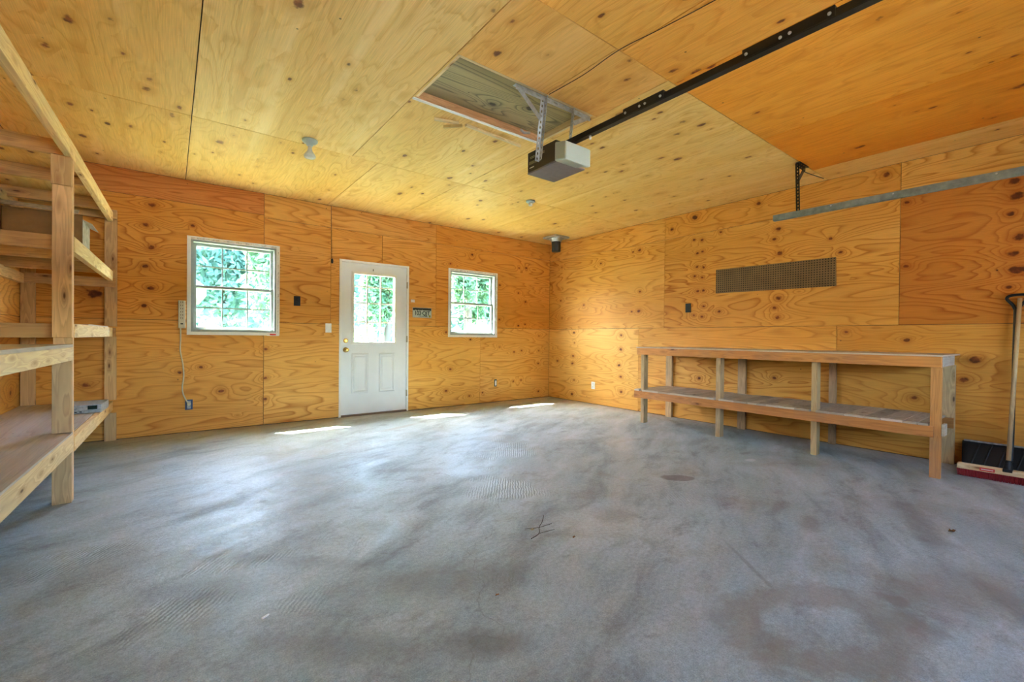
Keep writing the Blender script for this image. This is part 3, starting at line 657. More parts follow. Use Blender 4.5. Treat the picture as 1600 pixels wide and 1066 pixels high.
# ------------------------------------------------------------------ pegboard
bm = nb(); vs = [(0, -3.10, 1.645), (0, -4.372, 1.630), (0, -4.366, 1.927), (0, -3.10, 1.940)]
fr_ = [bm.verts.new((-0.012, y, z)) for _, y, z in vs]; bk = [bm.verts.new((-0.002, y, z)) for _, y, z in vs]
bm.faces.new(fr_); bm.faces.new(bk[::-1])
for k in range(4): bm.faces.new((fr_[k], fr_[(k + 1) % 4], bk[(k + 1) % 4], bk[k]))
tag(obj('pegboard', bm, peg_m, None, origin=(-0.006, -3.7, 1.63)), 'long brown perforated pegboard strip on the right wall', 'pegboard')

# ------------------------------------------------------------------ storage shelving (left)
SH = thing('storage_shelf', 'tall pale two-by-four shelving unit along the left wall', 'shelving', (-6.2, -2.0, 0))
def fx(y): return -5.889 + 0.0175 * y if y > -2.05 else -5.925 + 0.027 * (y + 2.05)                       # front face line of the unit
def brd(name, mat, parent, x0, x1, y0, y1, z0, z1, grain, tint=None, bev=0.002, label=None):
    bm = nb(); r = random.uniform(0.88, 1.1); box(bm, x0, x1, y0, y1, z0, z1, grain, tint or (r, r * random.uniform(.95, 1.02), r * random.uniform(.9, 1.03)))
    return obj(name, bm, mat, parent, bev, label)
def fascia(name, y0, y1, z0, z1, tint=(1.1, 1.12, 1.15), zs=0.0):
    bm = nb(); beam(bm, (fx(y0) - 0.019, y0, (z0 + z1) / 2 + zs), (fx(y1) - 0.019, y1, (z0 + z1) / 2), 0.038, z1 - z0, tint=tint)
    return obj(name, bm, pine, SH, 0.003)
# front posts
px1 = -5.928
brd('post', pine_dim, SH, px1 - 0.089, px1, -2.030, -1.992, 0, 2.172, 2, (1.25, 1.2, 1.2))
brd('post', pine_dim, SH, px1 - 0.089, px1, -2.0685, -2.031, 0, 0.322, 2, (.95, .90, .92))
brd('post', pine_dim, SH, px1 - 0.089, px1, -2.0685, -2.031, 0.445, 0.897, 2, (.90, .87, .93))
brd('post', pine_dim, SH, px1 - 0.089, px1, -2.0685, -2.031, 1.043, 1.99, 2, (1.2, 1.15, 1.1))
brd('post', pine, SH, px1 - 0.094, px1 - .002, -2.074, -2.031, 1.991, 2.172, 2, (.85, .72, .55))
ny = -4.45
brd('post', pine_dim, SH, fx(ny) - 0.129, fx(ny) - 0.04, ny - 0.038, ny, 0, 2.205, 2)
brd('post', pine_dim, SH, -5.955, -5.866, -0.040, -0.001, 0, 0.275, 2, (.9, .85, .85)); brd('post', pine_dim, SH, -5.955, -5.866, -0.040, -0.001, 0.408, 1.04, 2, (1, .95, .9)); brd('post', pine_dim, SH, -5.955, -5.862, -0.040, -0.001, 1.142, 2.29, 2, (1, .92, .85))
brd('post', pine_dim, SH, -6.521, -6.428, -0.040, -0.001, 0, 2.0, 2, (1, .95, .9))
brd('post', pine_dim, SH, -6.528, -6.49, -2.14, -2.055, 0, 2.17, 2); brd('post', pine_dim, SH, -6.528, -6.49, -4.5, -4.41, 0, 2.2, 2)
# front boards
fascia('front_board', -4.5, -2.031, 0.322, 0.428, (1.1, 1.08, 1.05)); fascia('front_board', -1.991, -0.045, 0.308, 0.398, (1.1, 1.0, 0.85))
fascia('front_board', -4.5, -2.031, 0.898, 0.982, (1.25, 1.3, 1.4)); fascia('front_board', -1.991, -0.045, 1.041, 1.130, (1.2, 1.18, 1.15))
fascia('front_board', -1.991, -0.060, 1.592, 1.690, (1.2, 1.2, 1.05)); fascia('front_board', -4.5, -2.135, 2.173, 2.268, (1.25, 1.25, 1.05)); fascia('front_board', -2.132, -0.07, 2.176, 2.272, (1.25, 1.22, 1.05))
# joists across, ledgers along the wall
for z0, ys in ((2.183, (-2.05, -1.35, -0.61)), (1.60, (-1.99, -1.48, -0.70))):
    for y in ys: brd('joist', pine_dim, SH, -6.528, fx(y) - 0.04, y - 0.0 + 0.001, y + 0.038, z0, z0 + 0.089, 0, (1.0, .88, .70))
for y in (-1.991, -1.0): brd('joist', pine_dim, SH, -6.528, fx(y) - 0.04, y, y + 0.038, 1.041, 1.13, 0, (.85, .75, .62))
for y in (-1.0, -2.8, -3.7): brd('joist', pine_dim, SH, -6.528, fx(y) - 0.04, y, y + 0.038, 0.30, 0.396, 0)
for y in (-2.8, -3.7): brd('joist', pine_dim, SH, -6.528, fx(y) - 0.04, y, y + 0.038, 0.893, 0.981, 0)
brd('ledger', pine_dim, SH, -6.528, -5.86, -0.079, -0.041, 2.205, 2.294, 0, (1, .9, .75)); brd('ledger', pine_dim, SH, -6.528, -5.87, -0.079, -0.041, 1.53, 1.62, 0, (.95, .8, .65))
brd('ledger', pine_dim, SH, -6.43, -5.87, -0.079, -0.041, 1.041, 1.128, 0, (.85, .72, .6)); brd('ledger', pine_dim, SH, -6.43, -5.95, -0.079, -0.041, 0.28, 0.37, 0, (.8, .7, .65))
brd('ledger', pine_dim, SH, -6.529, -6.49, -1.985, -0.085, 2.12, 2.208, 1, (1.1, 1.05, .95)); brd('ledger', pine_dim, SH, -6.529, -6.49, -1.985, -0.085, 1.52, 1.608, 1, (1.15, 1.1, 1.0))
# decks
def deck(y0, y1, z, th, mat, back=-6.526, inset=0.002, y1back=None, tint=(1, 1, 1)):
    bm = nb(); p = [(back, y0), (fx(y0) - inset, y0), (fx(y1) - inset, y1), (back, y1)]
    lo = [bm.verts.new((x, y, z)) for x, y in p]; hi = [bm.verts.new((x, y, z + th)) for x, y in p]
    fs = [bm.faces.new(lo[::-1]), bm.faces.new(hi)] + [bm.faces.new((lo[k], lo[(k + 1) % 4], hi[(k + 1) % 4], hi[k])) for k in range(4)]
    bm.normal_update(); tagfaces(bm, fs, 1, tint); return obj('shelf_deck', bm, mat, SH)
deck(-4.5, -2.033, 0.429, 0.012, ply_gray, tint=(1.1, 1.05, 1.0)); deck(-1.99, -0.041, 0.397, 0.006, ply_gray, inset=0.04)
deck(-4.5, -2.033, 0.982, 0.019, ply_gray, tint=(1.1, 1.1, 1.1)); deck(-1.4, -0.3, 1.131, 0.008, ply_gray, tint=(1.3, 1.15, 1.05), inset=0.01)
bm = nb(); box(bm, -6.526, -5.985, -1.985, -0.085, 2.274, 2.286, 1, (1.02, 1.0, .95)); obj('shelf_deck', bm, ply_ceil, SH)
bm = nb(); box(bm, px1 - 0.3, px1 - 0.005, -1.985, -1.94, 0.386, 0.388, 1); bm.free()

# grey electronics unit on the lower deck
t = thing('video_recorder', 'small grey electronics box with a dark display on the bottom shelf', 'electronics', (-6.0, -0.75, 0.404))
M = Matrix.Translation((-6.003, -0.70, 0.402)) @ Matrix.Rotation(math.radians(-3), 4, 'Z')
bm = nb(); box(bm, -0.125, 0.115, -0.18, 0.16, 0.002, 0.070, M=M); body = obj('case', bm, grey_pl, t, 0.004)
bm = nb(); box(bm, -0.122, 0.112, -0.185, -0.179, 0.006, 0.030, M=M); obj('front_panel', bm, grey_pl, t, 0.002)
bm = nb(); box(bm, 0.03, 0.09, -0.186, -0.180, 0.032, 0.064, M=M); obj('display', bm, dark_screen, t)
bm = nb()
for k in range(4): box(bm, -0.11 + k * 0.03, -0.095 + k * 0.03, -0.187, -0.185, 0.012, 0.020, M=M)
obj('button', bm, black_pl, t)
# cardboard carton on the upper joists
t = thing('cardboard_box', 'brown open cardboard carton high on the left shelving', 'box', (-6.27, -0.6, 1.702))
bm = nb(); bx0, bx1, by0, by1, bz0, bz1 = -6.48, -6.02, -0.83, -0.42, 1.690, 2.055; T = 0.004
box(bm, bx0, bx1, by0, by0 + T, bz0, bz1); box(bm, bx0, bx1, by1 - T, by1, bz0, bz1); box(bm, bx0, bx0 + T, by0, by1, bz0, bz1); box(bm, bx0, bx1, by0, by1, bz0, bz0 + T)
obj('carton', bm, cardboard, t)
bm = nb(); box(bm, bx1 - T, bx1, by0, by1, bz0, bz1 - 0.03); obj('side', bm, paper_edge, t, label='pale side')  # this side is coloured paler than the rest of the carton
bm = nb(); beam(bm, (bx0, by0 - 0.03, bz1 + 0.025), (bx1 - 0.02, by0 - 0.03, bz1 + 0.02), 0.075, 0.004, upv=(0, -0.7, 1)); obj('flap', bm, paper_edge, t)
bm = nb(); beam(bm, (bx1 + 0.03, by0, bz1 - 0.05), (bx1 + 0.03, by1, bz1 - 0.045), 0.06, 0.004, upv=(0.5, 0, 1)); obj('flap', bm, paper_edge, t)

# ------------------------------------------------------------------ workbench (right)
WB = thing('workbench', 'long low wooden workbench with a slatted lower shelf against the right wall', 'workbench', (-0.35, -3.8, 0))
XF = -0.722
def wb(name, mat, *a, **k): return brd(name, mat, WB, *a, **k)
for y0, y1 in ((-2.535, -2.490), (-3.520, -3.470), (-4.435, -4.387)):
    wb('leg', bench_leg, -0.683, -0.600, y0, y1, 0, 0.864, 2)
wb('leg', bench_wood, -0.702, -0.664, -5.275, -5.21, 0, 0.864, 2, tint=(1.1, 1.2, 1.3))
for y0, y1, w in ((-2.515, -2.425, 1), (-3.49, -3.40, 1), (-4.39, -4.33, 1), (-5.262, -5.175, 1)):
    wb('leg', bench_leg, -0.042, -0.003, y0, y1, 0, 0.864, 2)
wb('front_apron', bench_wood, -0.722, -0.684, -5.276, -2.452, 0.866, 0.950, 1, tint=(1.1, 1.1, 1.05))
wb('back_apron', bench_leg, -0.083, -0.043, -5.23, -2.46, 0.866, 0.950, 1)
wb('end_apron', bench_board, -0.683, -0.084, -5.262, -5.224, 0.866, 0.950, 0, tint=(.8, .85, .95)); wb('end_apron', bench_board, -0.683, -0.084, -2.49, -2.452, 0.866, 0.950, 0)
wb('bench_top', bench_board, -0.728, -0.002, -5.285, -2.445, 0.9505, 0.963, 1, tint=(1.2, 1.1, 1.0))
wb('shelf_rail', bench_wood, -0.722, -0.684, -5.235, -2.415, 0.318, 0.404, 1, tint=(.98, .95, .95)); wb('shelf_rail', bench_wood, -0.083, -0.043, -5.26, -2.42, 0.318, 0.404, 1)
wb('block', bench_board, -0.700, -0.60, -5.296, -5.277, 0.335, 0.425, 0)
y = -2.42; n = 0; rr = random.Random(11)
while y > -5.2:
    w = rr.choice((0.09, 0.14, 0.14, 0.115)); y2 = max(y - w, -5.206)
    if y - y2 > 0.03:
        r = rr.uniform(0.8, 1.2); hgt = rr.uniform(0, 0.003)
        # boards are notched round the legs simply by stopping short of them
        xf = XF if not any(a < y and b > y2 for a, b in ((-2.535, -2.490), (-3.520, -3.470), (-4.435, -4.387))) else -0.599
        xb = -0.004 if not any(a < y and b > y2 for a, b in ((-2.515, -2.425), (-3.49, -3.40), (-4.39, -4.33))) else -0.044
        bm = nb(); box(bm, xf + rr.uniform(0, .006), xb, y2 + 0.002, y, 0.4045, 0.4215 + hgt, 0, (r, r * .97, r * .95)); obj('shelf_board', bm, bench_board, WB, 0.0015)
        if xf != XF:
            a = [(p, q) for p, q in ((-2.535, -2.490), (-3.520, -3.470), (-4.435, -4.387)) if p < y and q > y2][0]
            for (u0, u1) in ((y2 + .002, a[0] - .001), (a[1] + .001, y)):
                if u1 - u0 > 0.012: bm = nb(); box(bm, XF + .002, -0.6, u0, u1, 0.4045, 0.4215 + hgt, 0, (r, r * .97, r * .95)); obj('shelf_board', bm, bench_board, WB)
    y = y2

# ------------------------------------------------------------------ garage door opener
OP = thing('garage_door_opener', 'brown and grey garage door opener hanging below the attic hatch', 'garage door opener', (-3.17, -3.52, 2.30))
bm = nb(); box(bm, -3.302, -3.035, -3.680, -3.370, 2.312, 2.458); hs = obj('housing', bm, opener_brown, OP, 0.006)
bm = nb(); box(bm, -3.300, -3.030, -3.700, -3.368, 2.300, 2.3115); obj('base_plate', bm, opener_base, OP, 0.002)
bm = nb()
for k in range(7): box(bm, -3.3045, -3.3015, -3.40 - k * 0.016, -3.392 - k * 0.016, 2.362, 2.385)
for zz in (2.405, 2.415): box(bm, -3.3045, -3.3015, -3.56, -3.40, zz, zz + 0.004)
obj('vent', bm, plain('pale_vent_print', (0.42, 0.36, 0.18), 0.5), hs)
bm = nb(); box(bm, -3.3045, -3.3015, -3.445, -3.395, 2.335, 2.341); obj('name_strip', bm, cloth_white, hs)
bm = nb()
v = [(-3.318, -3.682), (-3.112, -3.682), (-3.085, -3.81), (-3.335, -3.81)]
lo = [bm.verts.new((x, y, 2.300 - (0.028 if y < -3.7 else 0.0))) for x, y in v]; hi = [bm.verts.new((x, y, 2.435 - (0.035 if y < -3.7 else 0))) for x, y in v]
bm.faces.new(lo[::-1]); bm.faces.new(hi); [bm.faces.new((lo[k], lo[(k + 1) % 4], hi[(k + 1) % 4], hi[k])) for k in range(4)]
obj('light_cover', bm, lens_m, OP, 0.012, 'milky pale green lens')
# rail
RX, RZ = -3.165, 2.478
bm = nb(); box(bm, RX - 0.014, RX + 0.014, -7.15, -3.58, RZ - 0.020, RZ + 0.016); box(bm, RX - 0.022, RX + 0.022, -7.15, -3.58, RZ - 0.026, RZ - 0.0205)
rail = obj('rail', bm, black_metal, OP, 0.002)
for (ya, yb) in ((-4.455, -4.165), (-5.29, -4.90)):
    bm = nb(); box(bm, RX - 0.020, RX + 0.020, ya, yb, RZ - 0.018, RZ + 0.030); cp_ = obj('coupling', bm, black_metal, rail, 0.002)
    for yy in (ya + 0.02, (ya + yb) / 2 - 0.02, (ya + yb) / 2 + 0.02, yb - 0.02):
        bm = nb(); lathe(bm, [(0.008, -0.028), (0.008, -0.0195), (0.003, -0.0190)], (RX, yy, RZ), 'x', 10); bm.free()
        bm = nb(); bmesh.ops.create_icosphere(bm, subdivisions=2, radius=0.008, matrix=Matrix.Translation((RX - 0.021, yy, RZ))); bm2 = bm; obj('bolt', bm2, galv, rail)
bm = nb(); box(bm, RX - 0.04, RX + 0.04, -7.29, -7.13, RZ - 0.03, RZ + 0.03); obj('header_bracket', bm, black_metal, OP)
bm = nb(); tube(bm, [(RX - 0.006, -3.88, RZ - 0.03), (RX - 0.006, -3.88, RZ - 0.055)], 0.008, 8); obj('knob', bm, cloth_white, rail)
def perf_angle(name, p0, p1, w, t, dirA, dirB, mat, parent, n):
    """slotted L-section between two points; dirA, dirB = flange directions"""
    p0, p1, A, B = Vector(p0), Vector(p1), Vector(dirA).normalized(), Vector(dirB).normalized(); L = (p1 - p0).length; D = (p1 - p0).normalized()
    bm = nb()
    def q(a, b, c): return p0 + D * a + b * c
    for fl, nrm in ((A, B), (B, A)):
        ys = (0, w * 0.34, w * 0.66, w)
        zs = [0]; st = L / n
        for i in range(n): zs += [i * st + st * 0.25, i * st + st * 0.75]
        zs.append(L)
        for i in range(len(zs) - 1):
            for j in range(3):
                if j == 1 and i % 2 == 1: continue          # the slot
                c8 = [p0 + D * zs[i + e] + fl * ys[j + f] + nrm * (t * g_) for e in (0, 1) for f in (0, 1) for g_ in (0, 1)]
                vv = [bm.verts.new(c) for c in c8]
                for qd in ((0, 1, 3, 2), (4, 6, 7, 5), (0, 4, 5, 1), (2, 3, 7, 6), (0, 2, 6, 4), (1, 5, 7, 3)): bm.faces.new([vv[k] for k in qd])
    return obj(name, bm, mat, parent)
perf_angle('ceiling_angle', (-3.64, -3.655, H - 0.003), (-2.93, -3.655, H - 0.003), 0.036, 0.0025, (0, 1, 0), (0, 0, -1), galv, OP, 9)
perf_angle('hanging_strap', (-3.375, -3.64, H - 0.012), (-3.335, -3.535, 2.335), 0.036, 0.0025, (-1, 0, 0), (0, -1, 0.3), galv, OP, 12)
perf_angle('hanging_strap', (-3.128, -3.66, H - 0.012), (-3.150, -3.645, 2.455), 0.026, 0.0025, (1, 0, 0), (0, -1, 0), galv, OP, 9)
bm = nb(); beam(bm, (-3.61, -3.645, H - 0.018), (-3.385, -3.61, 2.60), 0.004, 0.032, upv=(1, 0, 1)); obj('brace', bm, galv, OP)
bm = nb(); beam(bm, (-2.955, -3.652, H - 0.02), (-3.115, -3.665, 2.63), 0.004, 0.032, upv=(-1, 0, 1)); obj('brace', bm, galv, OP)

# ------------------------------------------------------------------ overhead door track
TK = thing('garage_door_track', 'galvanised overhead door track hung near the right wall', 'door track', (-0.75, -5.5, 2.25))
bm = nb()
box(bm, -0.776, -0.773, YS + 0.35, -4.07, 2.230, 2.283); box(bm, -0.773, -0.730, YS + 0.35, -4.07, 2.280, 2.283); box(bm, -0.773, -0.735, YS + 0.35, -4.07, 2.228, 2.231); box(bm, -0.733, -0.730, YS + 0.35, -4.07, 2.262, 2.280)
box(bm, -0.7785, -0.776, YS + 0.35, -4.072, 2.248, 2.256)
trk = obj('rail', bm, galv_track, TK)
for yy in (-4.55, -4.98, -5.55):
    bm = nb(); bmesh.ops.create_icosphere(bm, subdivisions=2, radius=0.006, matrix=Matrix.Translation((-0.779, yy, 2.267))); obj('bolt', bm, galv, trk)
perf_angle('hanger', (-0.752, -4.25, H - 0.004), (-0.752, -4.262, 2.284), 0.034, 0.003, (0, -1, 0), (1, 0, 0), black_metal, TK, 14)
perf_angle('top_angle', (-0.770, -4.262, H - 0.002), (-0.55, -4.262, H - 0.002), 0.036, 0.003, (0, -1, 0), (0, 0, -1), black_metal, TK, 4)
bm = nb(); beam(bm, (-0.745, -4.268, 2.56), (-0.60, -4.268, H - 0.035), 0.005, 0.034, upv=(-1, 0, 1)); obj('brace', bm, black_metal, TK)
bm = nb(); tube(bm, smooth([(-0.60, -4.27, H - 0.05), (-0.50, -4.30, 2.68), (-0.36, -4.36, 2.655)]), 0.0035, 6); obj('loose_wire', bm, black_metal, TK)

# ------------------------------------------------------------------ ceiling fixtures
t = thing('ceiling_light', 'bare reflector bulb in a porcelain holder on the ceiling', 'ceiling light', (-4.493, -1.88, H))
bm = nb(); lathe(bm, [(0.062, -0.001), (0.062, -0.014), (0.052, -0.024), (0.030, -0.030), (0.024, -0.050), (0.018, -0.052)], (-4.493, -1.88, H), 'z'); obj('lamp_holder', bm, plain('grey_porcelain', (0.42, 0.50, 0.50), 0.3, 0.5), t)
bm = nb(); lathe(bm, [(0.014, -0.045), (0.017, -0.075), (0.022, -0.095), (0.040, -0.120), (0.048, -0.138), (0.044, -0.150), (0.020, -0.158), (0.002, -0.160)], (-4.493, -1.88, H), 'z'); obj('bulb', bm, plain('frosted_bulb', (0.74, 0.78, 0.78), 0.25, 0.5), t)
t = thing('lamp_holder', 'empty porcelain lamp holder on the ceiling between opener and door', 'lamp holder', (-1.944, -1.776, H))
bm = nb(); lathe(bm, [(0.055, -0.001), (0.055, -0.014), (0.046, -0.022), (0.030, -0.028)], (-1.944, -1.776, H), 'z'); obj('base', bm, plain('blue_grey_porcelain', (0.34, 0.42, 0.46), 0.3, 0.5), t)
bm = nb(); lathe(bm, [(0.026, -0.027), (0.024, -0.060), (0.018, -0.062)], (-1.944, -1.776, H), 'z', 16); obj('socket', bm, white_pl, t)
t = thing('flue_pipe', 'capped black flue pipe with a square galvanised collar in the corner', 'flue pipe', (-0.36, -0.55, H))
bm = nb(); M = Matrix.Translation((-0.365, -0.55, H)) @ Matrix.Rotation(math.radians(0), 4, 'Z')
box(bm, -0.155, 0.155, -0.155, 0.155, -0.030, -0.001, M=M); obj('collar', bm, galv, t, 0.003)
bm = nb(); lathe(bm, [(0.125, -0.030), (0.118, -0.045), (0.092, -0.060), (0.085, -0.085)], (-0.365, -0.55, H), 'z', 28); obj('cone', bm, galv, t)
bm = nb(); lathe(bm, [(0.074, -0.080), (0.076, -0.09), (0.074, -0.24), (0.070, -0.245)], (-0.365, -0.55, H), 'z', 28); obj('pipe', bm, plain('scorched_black_pipe', (0.02, 0.019, 0.022), 0.4, 0.5, 0.2, var=0.5, scale=14), t)

# loose wood strips by the hatch
def strip(name, pts, w, hh, label, mat=pine, tint=(1, 1, 1)):
    bm = nb(); beam(bm, pts[0], pts[1], w, hh, tint=tint); return tag(obj(name, bm, mat, None), label, 'wood strip')
strip('wood_strip', ((-3.60, -2.965, H - 0.010), (-3.03, -2.935, H - 0.010)), 0.022, 0.018, 'long thin wood strip left on the ceiling beside the hatch')
strip('wood_strip', ((-3.84, -2.900, H - 0.010), (-3.66, -2.955, H - 0.010)), 0.020, 0.018, 'short angled wood strip at the left end beside the hatch')
strip('wood_strip', ((-3.64, -2.975, H - 0.030), (-3.745, -2.870, H - 0.030)), 0.018, 0.020, 'crossways wood offcut on the ceiling by the hatch', pine, (.8, .7, .45))
# dark tube drawn in place of the open sheet seam south of the hatch
bm = nb(); tube(bm, smooth([(-3.379, -3.69, H - 0.004), (-3.37, -4.0, H - 0.010), (-3.39, -4.30, H - 0.012), (-3.35, -4.55, H - 0.008), (-3.31, -4.9, H - 0.006), (-3.28, -5.5, H - 0.006)]), 0.0024, 6)
tag(obj('seam_line', bm, stick_m, None), 'dark line drawn for the open ceiling seam behind the hatch', 'seam_line')

# ------------------------------------------------------------------ broom, snow shovel
BR = thing('push_broom', 'push broom with red bristles leaning at the end of the workbench', 'broom', (-0.33, -5.6, 0))
bm = nb(); A, Bp = Vector((-0.375, -5.325, 0)), Vector((-0.345, -5.93, 0))
beam(bm, (A.x, A.y, 0.072), (Bp.x, Bp.y, 0.072), 0.065, 0.044, tint=(1.05, 1.0, 1.05)); obj('head_block', bm, pine, BR, 0.010)
bm = nb(); rr = random.Random(2)
for i in range(58):
    for j in range(4):
        f = (i + 0.5) / 58; c = A.lerp(Bp, f); xo = (j - 1.5) * 0.017
        lean = Vector((xo * 0.5 - 0.006, (f - 0.5) * 0.02, 0))
        b0 = Vector((c.x + xo, c.y, 0.052)); b1 = Vector((c.x + xo, c.y, 0.0)) + lean + Vector((rr.uniform(-.003, .003), rr.uniform(-.003, .003), 0.001))
        beam(bm, b0, b1, 0.0075, 0.011)
obj('bristles', bm, red_bristle, BR)
bm = nb(); beam(bm, (-0.4030, -5.455, 0.073), (-0.3990, -5.535, 0.073), 0.003, 0.024); obj('label_plate', bm, red_label, BR)
bm = nb(); beam(bm, (-0.4048, -5.462, 0.073), (-0.4012, -5.528, 0.073), 0.001, 0.006); obj('label_stripe', bm, cloth_white, BR)
bm = nb(); tube(bm, [(-0.355, -5.600, 0.125), (-0.012 - 0.12, -5.615, 1.0), (-0.06, -5.625, 1.42)], 0.0135, 14); obj('handle', bm, bench_leg, BR)
bm = nb(); tube(bm, [(-0.372, -5.600, 0.085), (-0.355, -5.600, 0.125), (-0.345, -5.601, 0.160)], [0.028, 0.024, 0.018], 12); box(bm, -0.405, -0.33, -5.625, -5.575, 0.080, 0.102); obj('socket', bm, black_pl, BR, 0.003)

SV = thing('snow_shovel', 'black snow shovel standing against the wall behind the broom', 'snow shovel', (-0.15, -5.6, 0))
bm = nb(); n, mR = 14, 10; y0, y1 = -5.315, -5.90
grid = []
for i in range(n + 1):
    f = i / n; row = []
    for j in range(mR + 1):
        g_ = j / mR; z = 0.0 + 0.285 * (1 - g_) if False else 0.006 + 0.222 * g_
        bow = 0.10 * math.sin(g_ * math.pi * 0.9) ** 1.0; taper = 0.02 * (1 - g_)
        yy = y0 + (y1 - y0) * f; yy += (taper if f < 0.5 else -taper) * (-1) * abs(2 * f - 1)
        xx = -0.23 + 0.16 * g_ * g_ + bow * 0.35 * (1 - (2 * f - 1) ** 2 * 0.35)
        row.append(bm.verts.new((xx, yy, z)))
    grid.append(row)
for i in range(n):
    for j in range(mR): f_ = bm.faces.new((grid[i][j], grid[i + 1][j], grid[i + 1][j + 1], grid[i][j + 1])); f_.smooth = True
bl = obj('blade', bm, black_pl, SV); so = bl.modifiers.new('solid', 'SOLIDIFY'); so.thickness = 0.006
for k, yy in enumerate((-5.37, -5.44, -5.52, -5.62, -5.72, -5.82)):
    bm = nb(); pts = []
    for j in range(9):
        g_ = j / 8; fy = (yy - y0) / (y1 - y0); bow = 0.10 * math.sin(max(0, g_) * math.pi * 0.9)
        pts.append((-0.23 + 0.16 * g_ * g_ + bow * 0.35 * (1 - (2 * fy - 1) ** 2 * 0.35) - 0.006, yy - 0.05 * g_, 0.006 + 0.215 * g_))
    tube(bm, pts, 0.0065, 8); obj('rib', bm, black_pl, SV)
bm = nb(); beam(bm, (-0.066, -5.325, 0.232), (-0.066, -5.89, 0.232), 0.008, 0.014); obj('top_lip', bm, plain('worn_grey_edge', (0.30, 0.27, 0.25), 0.6, var=0.5), SV, 0.002)
bm = nb(); tube(bm, smooth([(-0.17, -5.60, 0.12), (-0.09, -5.60, 0.35), (-0.05, -5.600, 0.9), (-0.035, -5.602, 1.34)]), 0.0125, 12); obj('shaft', bm, black_metal, SV)
bm = nb(); tube(bm, smooth([(-0.035, -5.600, 1.33), (-0.034, -5.585, 1.37), (-0.034, -5.555, 1.415), (-0.034, -5.560, 1.437), (-0.034, -5.585, 1.447), (-0.034, -5.64, 1.450), (-0.034, -5.665, 1.435), (-0.034, -5.635, 1.37), (-0.035, -5.604, 1.33)]), 0.011, 10); obj('grip', bm, black_pl, SV)

# ------------------------------------------------------------------ litter on the floor
def leafmesh(x, y, s, a):
    bm = nb(); pts = []
    for k in range(9):
        th = 2 * math.pi * k / 9; r = s * (1 if k % 2 else 0.65)
        pts.append(bm.verts.new((x + r * math.cos(th + a), y + 0.6 * r * math.sin(th + a), 0.003 + 0.3 * s * abs(math.sin(th * 1.5)))))
    c = bm.verts.new((x, y, 0.002))
    for k in range(9): bm.faces.new((c, pts[k], pts[(k + 1) % 9]))
    return bm
for (x, y, s, a, m_, lab) in ((-1.95, -5.51, 0.028, 0.3, leaf_brown, 'curled brown leaf on the floor in front of the broom'),
                              (-4.36, -4.49, 0.010, 1.0, plain('orange_leaf', (0.35, 0.13, 0.03), 0.8), 'tiny orange leaf fragment on the foreground floor'),
                              (-3.72, -4.30, 0.014, 2.0, leaf_brown, 'small dark leaf scrap just in front of the twig'),
                              (-3.84, -4.10, 0.020, 0.2, plain('tan_leaf', (0.33, 0.27, 0.17), 0.8), 'tan leaf lying against the dry twig')):
    o = obj('dry_leaf', leafmesh(x, y, s, a), m_, None); tag(o, lab, 'leaf'); so = o.modifiers.new('solid', 'SOLIDIFY'); so.thickness = 0.001
bm = nb(); tube(bm, smooth([(-3.92, -4.185, 0.006), (-3.85, -4.165, 0.008), (-3.80, -4.110, 0.010), (-3.735, -4.06, 0.006), (-3.66, -3.99, 0.005)]), [0.003] + [0.002] * 31 + [0.001], 6)
tube(bm, [(-3.80, -4.110, 0.009), (-3.70, -4.105, 0.005)], 0.0014, 6); tube(bm, [(-3.85, -4.165, 0.008), (-3.74, -4.17, 0.004)], 0.0012, 6); tube(bm, [(-3.80, -4.11, 0.009), (-3.87, -4.07, 0.004)], 0.0012, 6)
tag(obj('twig', bm, stick_m, None), 'small dry branching twig on the concrete floor', 'twig')
bm = nb(); beam(bm, (-5.160, -4.09, 0.004), (-5.135, -4.075, 0.004), 0.006, 0.005); tag(obj('wood_chip', bm, white_pl, None), 'tiny white chip on the near floor', 'chip')

# ------------------------------------------------------------------ outside
bm = nb(); box(bm, -45, 40, 0.14, 60, -0.30, -0.20); tag(obj('lawn', bm, grass_m, None), 'bright lawn outside the windows', 'lawn', None, 'structure')
bm = nb(); box(bm, -30, 25, -30, YS - 0.16, -0.22, -0.12); tag(obj('driveway', bm, drive_m, None), 'pale driveway outside the garage opening', 'driveway', None, 'structure')
def foliage(name, label, cat, c, r, n, size, mat, trunk=None, seed=0, lobes=9, group=None):
    rr = random.Random(seed); t = thing(name, label, cat, (c[0], c[1], -0.2), group); bm = nb()
    L = [(Vector((rr.uniform(-.6, .6) * r[0], rr.uniform(-.6, .6) * r[1], rr.uniform(-.65, .65) * r[2])), rr.uniform(.35, .6)) for _ in range(lobes)]
    for i in range(n):
        lc, lr = rr.choice(L); d_ = Vector((rr.gauss(0, 1), rr.gauss(0, 1), rr.gauss(0, 1))).normalized() * lr * (rr.random() ** 0.4)
        p = Vector(c) + lc + Vector((d_.x * r[0], d_.y * r[1], d_.z * r[2]))
        if p.z < -0.15: p.z = -0.15 + rr.random() * 0.4
        a = Vector((rr.gauss(0, 1), rr.gauss(0, 1), rr.gauss(0, 1))).normalized(); b = a.orthogonal().normalized(); s = size * rr.uniform(.6, 1.4)
        v_ = [bm.verts.new(p + q) for q in (a * s, b * s * 0.5, -a * s, -b * s * 0.5)]; bm.faces.new(v_)
    me = bpy.data.meshes.new('crown'); bmesh.ops.translate(bm, verts=bm.verts, vec=-wpos(t)); bm.to_mesh(me); bm.free(); me.materials.append(mat)
    o = bpy.data.objects.new('crown', me); COL.objects.link(o); o.parent = t
    if trunk:
        bm = nb(); tube(bm, smooth([(c[0], c[1], -0.2), (c[0] + .1, c[1], c[2] * .4), (c[0] - .05, c[1], c[2])]), trunk, 8); obj('trunk', bm, bark, t)
